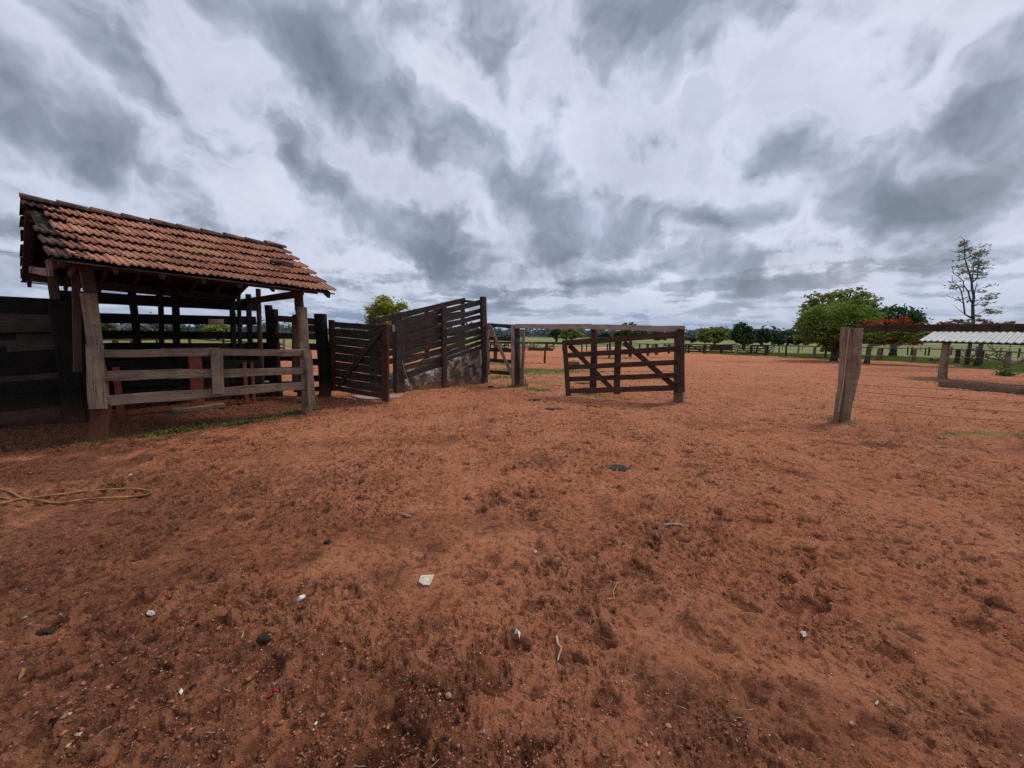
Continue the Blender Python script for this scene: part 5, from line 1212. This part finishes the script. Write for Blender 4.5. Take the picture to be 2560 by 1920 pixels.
rock(118, 1586, (.048, .028, .020), M_DUNG, 'long black clump by the lower left with a pale tip', 'dung', 'dung', n=5, seed=4)
rock(484, 1714, (.014, .012, .012), M_DUNG, 'small round black dung ball left of the red scrap', 'dung', 'dung', n=3, seed=5)
rock(1254, 1456, (.024, .022, .008), M_CLOD, 'flat round clod of earth in the middle dirt', 'clod', 'clod', n=1, seed=6)
rock(815, 1440, (.028, .022, .010), M_CLOD, 'flat oval clod left of the cream chip', 'clod', 'clod', n=1.5, seed=7)
rock(818, 1356, (.028, .022, .012), M_DUNG, 'dark crumbly lump above the oval clod', 'dung', 'dung', n=4, seed=9)
rock(1545, 1168, (.13, .11, .011), M_DUNGG, 'black crusty cow pat in the middle of the yard', 'cow pat', 'cow_pat', n=5, seed=8, sub=4)
rock(1338, 1000, (.15, .12, .012), M_DUNGG, 'dark cow pat left of the foot of the sagging gate', 'cow pat', 'cow_pat', n=5, seed=10, sub=4)
rock(1387, 1021, (.19, .11, .010), M_DUNGG, 'wider flat cow pat below the one by the gate foot', 'cow pat', 'cow_pat', n=5, seed=12, sub=4)
rock(1475, 1015, (.16, .09, .008), M_DUNG, 'flat dark cow pat under the sagging gate', 'cow pat', 'cow_pat', n=5, seed=13, sub=4)
rock(1462, 960, (.30, .12, .03), M_DUNG, 'dark dung heap behind the bars of the sagging gate', 'dung', 'dung', n=4, seed=14)
rock(1227, 968, (.09, .06, .03), M_DUNG, 'dark dung lump by the corner post of the loading ramp', 'dung', 'dung', n=3, seed=15)
rock(1235, 959, (.10, .06, .02), M_STONE, 'flat pinkish stone at the foot of the ramp corner post', 'stone', 'stone', n=2, seed=16)
rock(1351, 976, (.07, .05, .03), M_STONE, 'pale stone in the dirt right of the slim post', 'stone', 'stone', n=2, seed=17)
rock(1338, 1262+118, (.012, .010, .012), M_WHITE, 'white pebble in the middle dirt', 'pebble', 'pebble', n=2, seed=18)
# concrete slabs in the gateway
def slab(pix, label, th=.05):
    pts = [G(*p) for p in pix]; v = [(p.x, p.y, .045+mnoise.noise(p*3)*.01) for p in pts]+[(p.x, p.y, -.05) for p in pts]; n = len(pts)
    f = [tuple(range(n))[::-1], tuple(range(n, 2*n))]+[(i, (i+1) % n, (i+1) % n+n, i+n) for i in range(n)]
    tag(mesh_obj('concrete_slab', v, f, simple('slab', (.40, .26, .20), .95, .1, 0, 3, .35)), label, 'slab')
slab([(822, 979), (838, 975), (870, 977), (900, 984), (985, 981), (993, 975), (960, 970), (880, 968), (825, 972)], 'worn concrete sill under the open boarded gate')
slab([(878, 993), (905, 990), (955, 989), (1008, 988), (1000, 996), (968, 1001), (930, 1002), (900, 1000)], 'broken pink grey slab in front of the boarded gate foot')
# ring of wire at the foot of gate 1
m = MB(); c = gp(966, 1016, .01); m.tube([c+Vector((.09*math.cos(a), .07*math.sin(a), .01*math.sin(3*a))) for a in [i*.55 for i in range(11)]], .008, 5)
tag(m.build('rope_end', M_ROPE), 'small coil of faded rope on the dirt at the foot of the boarded gate', 'rope end')

# yellow hose
def hose():
    P = [(-60, 1206), (0, 1224), (30, 1234), (55, 1247), (90, 1256), (150, 1262), (220, 1258), (300, 1248), (350, 1240), (374, 1237), (376, 1233), (340, 1231), (260, 1233), (180, 1238), (110, 1246), (40, 1254), (0, 1259), (-80, 1258)]
    pts = [gp(*p, .018) for p in P]
    sm = []
    for i in range(len(pts)-1):
        p0 = pts[max(i-1, 0)]; p1 = pts[i]; p2 = pts[i+1]; p3 = pts[min(i+2, len(pts)-1)]
        for k in range(8):
            t = k/8; sm.append(.5*((2*p1)+(p2-p0)*t+(2*p0-5*p1+4*p2-p3)*t*t+(3*p1-p0-3*p2+p3)*t**3))
    m = MB(); m.tube(sm, .0100, 10)
    mt, t = new_mat('yellow_hose'); pos = t.n('ShaderNodeNewGeometry').outputs['Position']; n = t.noise(pos, 9, 5, .6)
    finish(t, t.mix(t.mapr(n, .38, .60, 0, .85), (.36, .20, .045), (.13, .055, .022)), .55, None, .01, 1, .4)
    tag(m.build('hose', mt, None, True), 'muddy yellow garden hose looped on the dirt at the left edge', 'hose')
    m = MB(); pts = [gp(*p, .012) for p in ((-60, 1246), (0, 1246), (12, 1248), (22, 1249))]; m.tube(pts, .0100, 8); tag(m.build('hose_end', mt, None, True), 'stub end of yellow hose between the hose strands at the left edge', 'hose end')
hose()
# overhead cable at the left
m = MB(); a = at(-300, 596, 14); b = at(62, 634, 22); m.tube([a.lerp(b, k/8)-Z*.02*math.sin(k/8*3.14) for k in range(9)], .012, 4)
tag(m.build('power_cable', M_IRON), 'thin overhead cable running in from the left edge behind the roof', 'cable')

def foot_weeds():
    P = []
    for (px, py, a), n in zip(_feet, (12, 18, 8, 10, 5, 8, 60, 45, 25, 6, 0, 16, 22, 20, 5)):
        g = G(px, py); an = RNG.random(n)*6.283; rr = a*(.5+.9*RNG.random(n)); P.append(np.stack([g.x+rr*np.cos(an), g.y+rr*np.sin(an)], 1))
    P = np.concatenate(P); blades('post_grass', np.column_stack([P, height(P[:, 0], P[:, 1])]), .07, .008, L_GRASS, 'small grass tufts growing at the feet of the posts', 'grass', 6, .03)
foot_weeds()
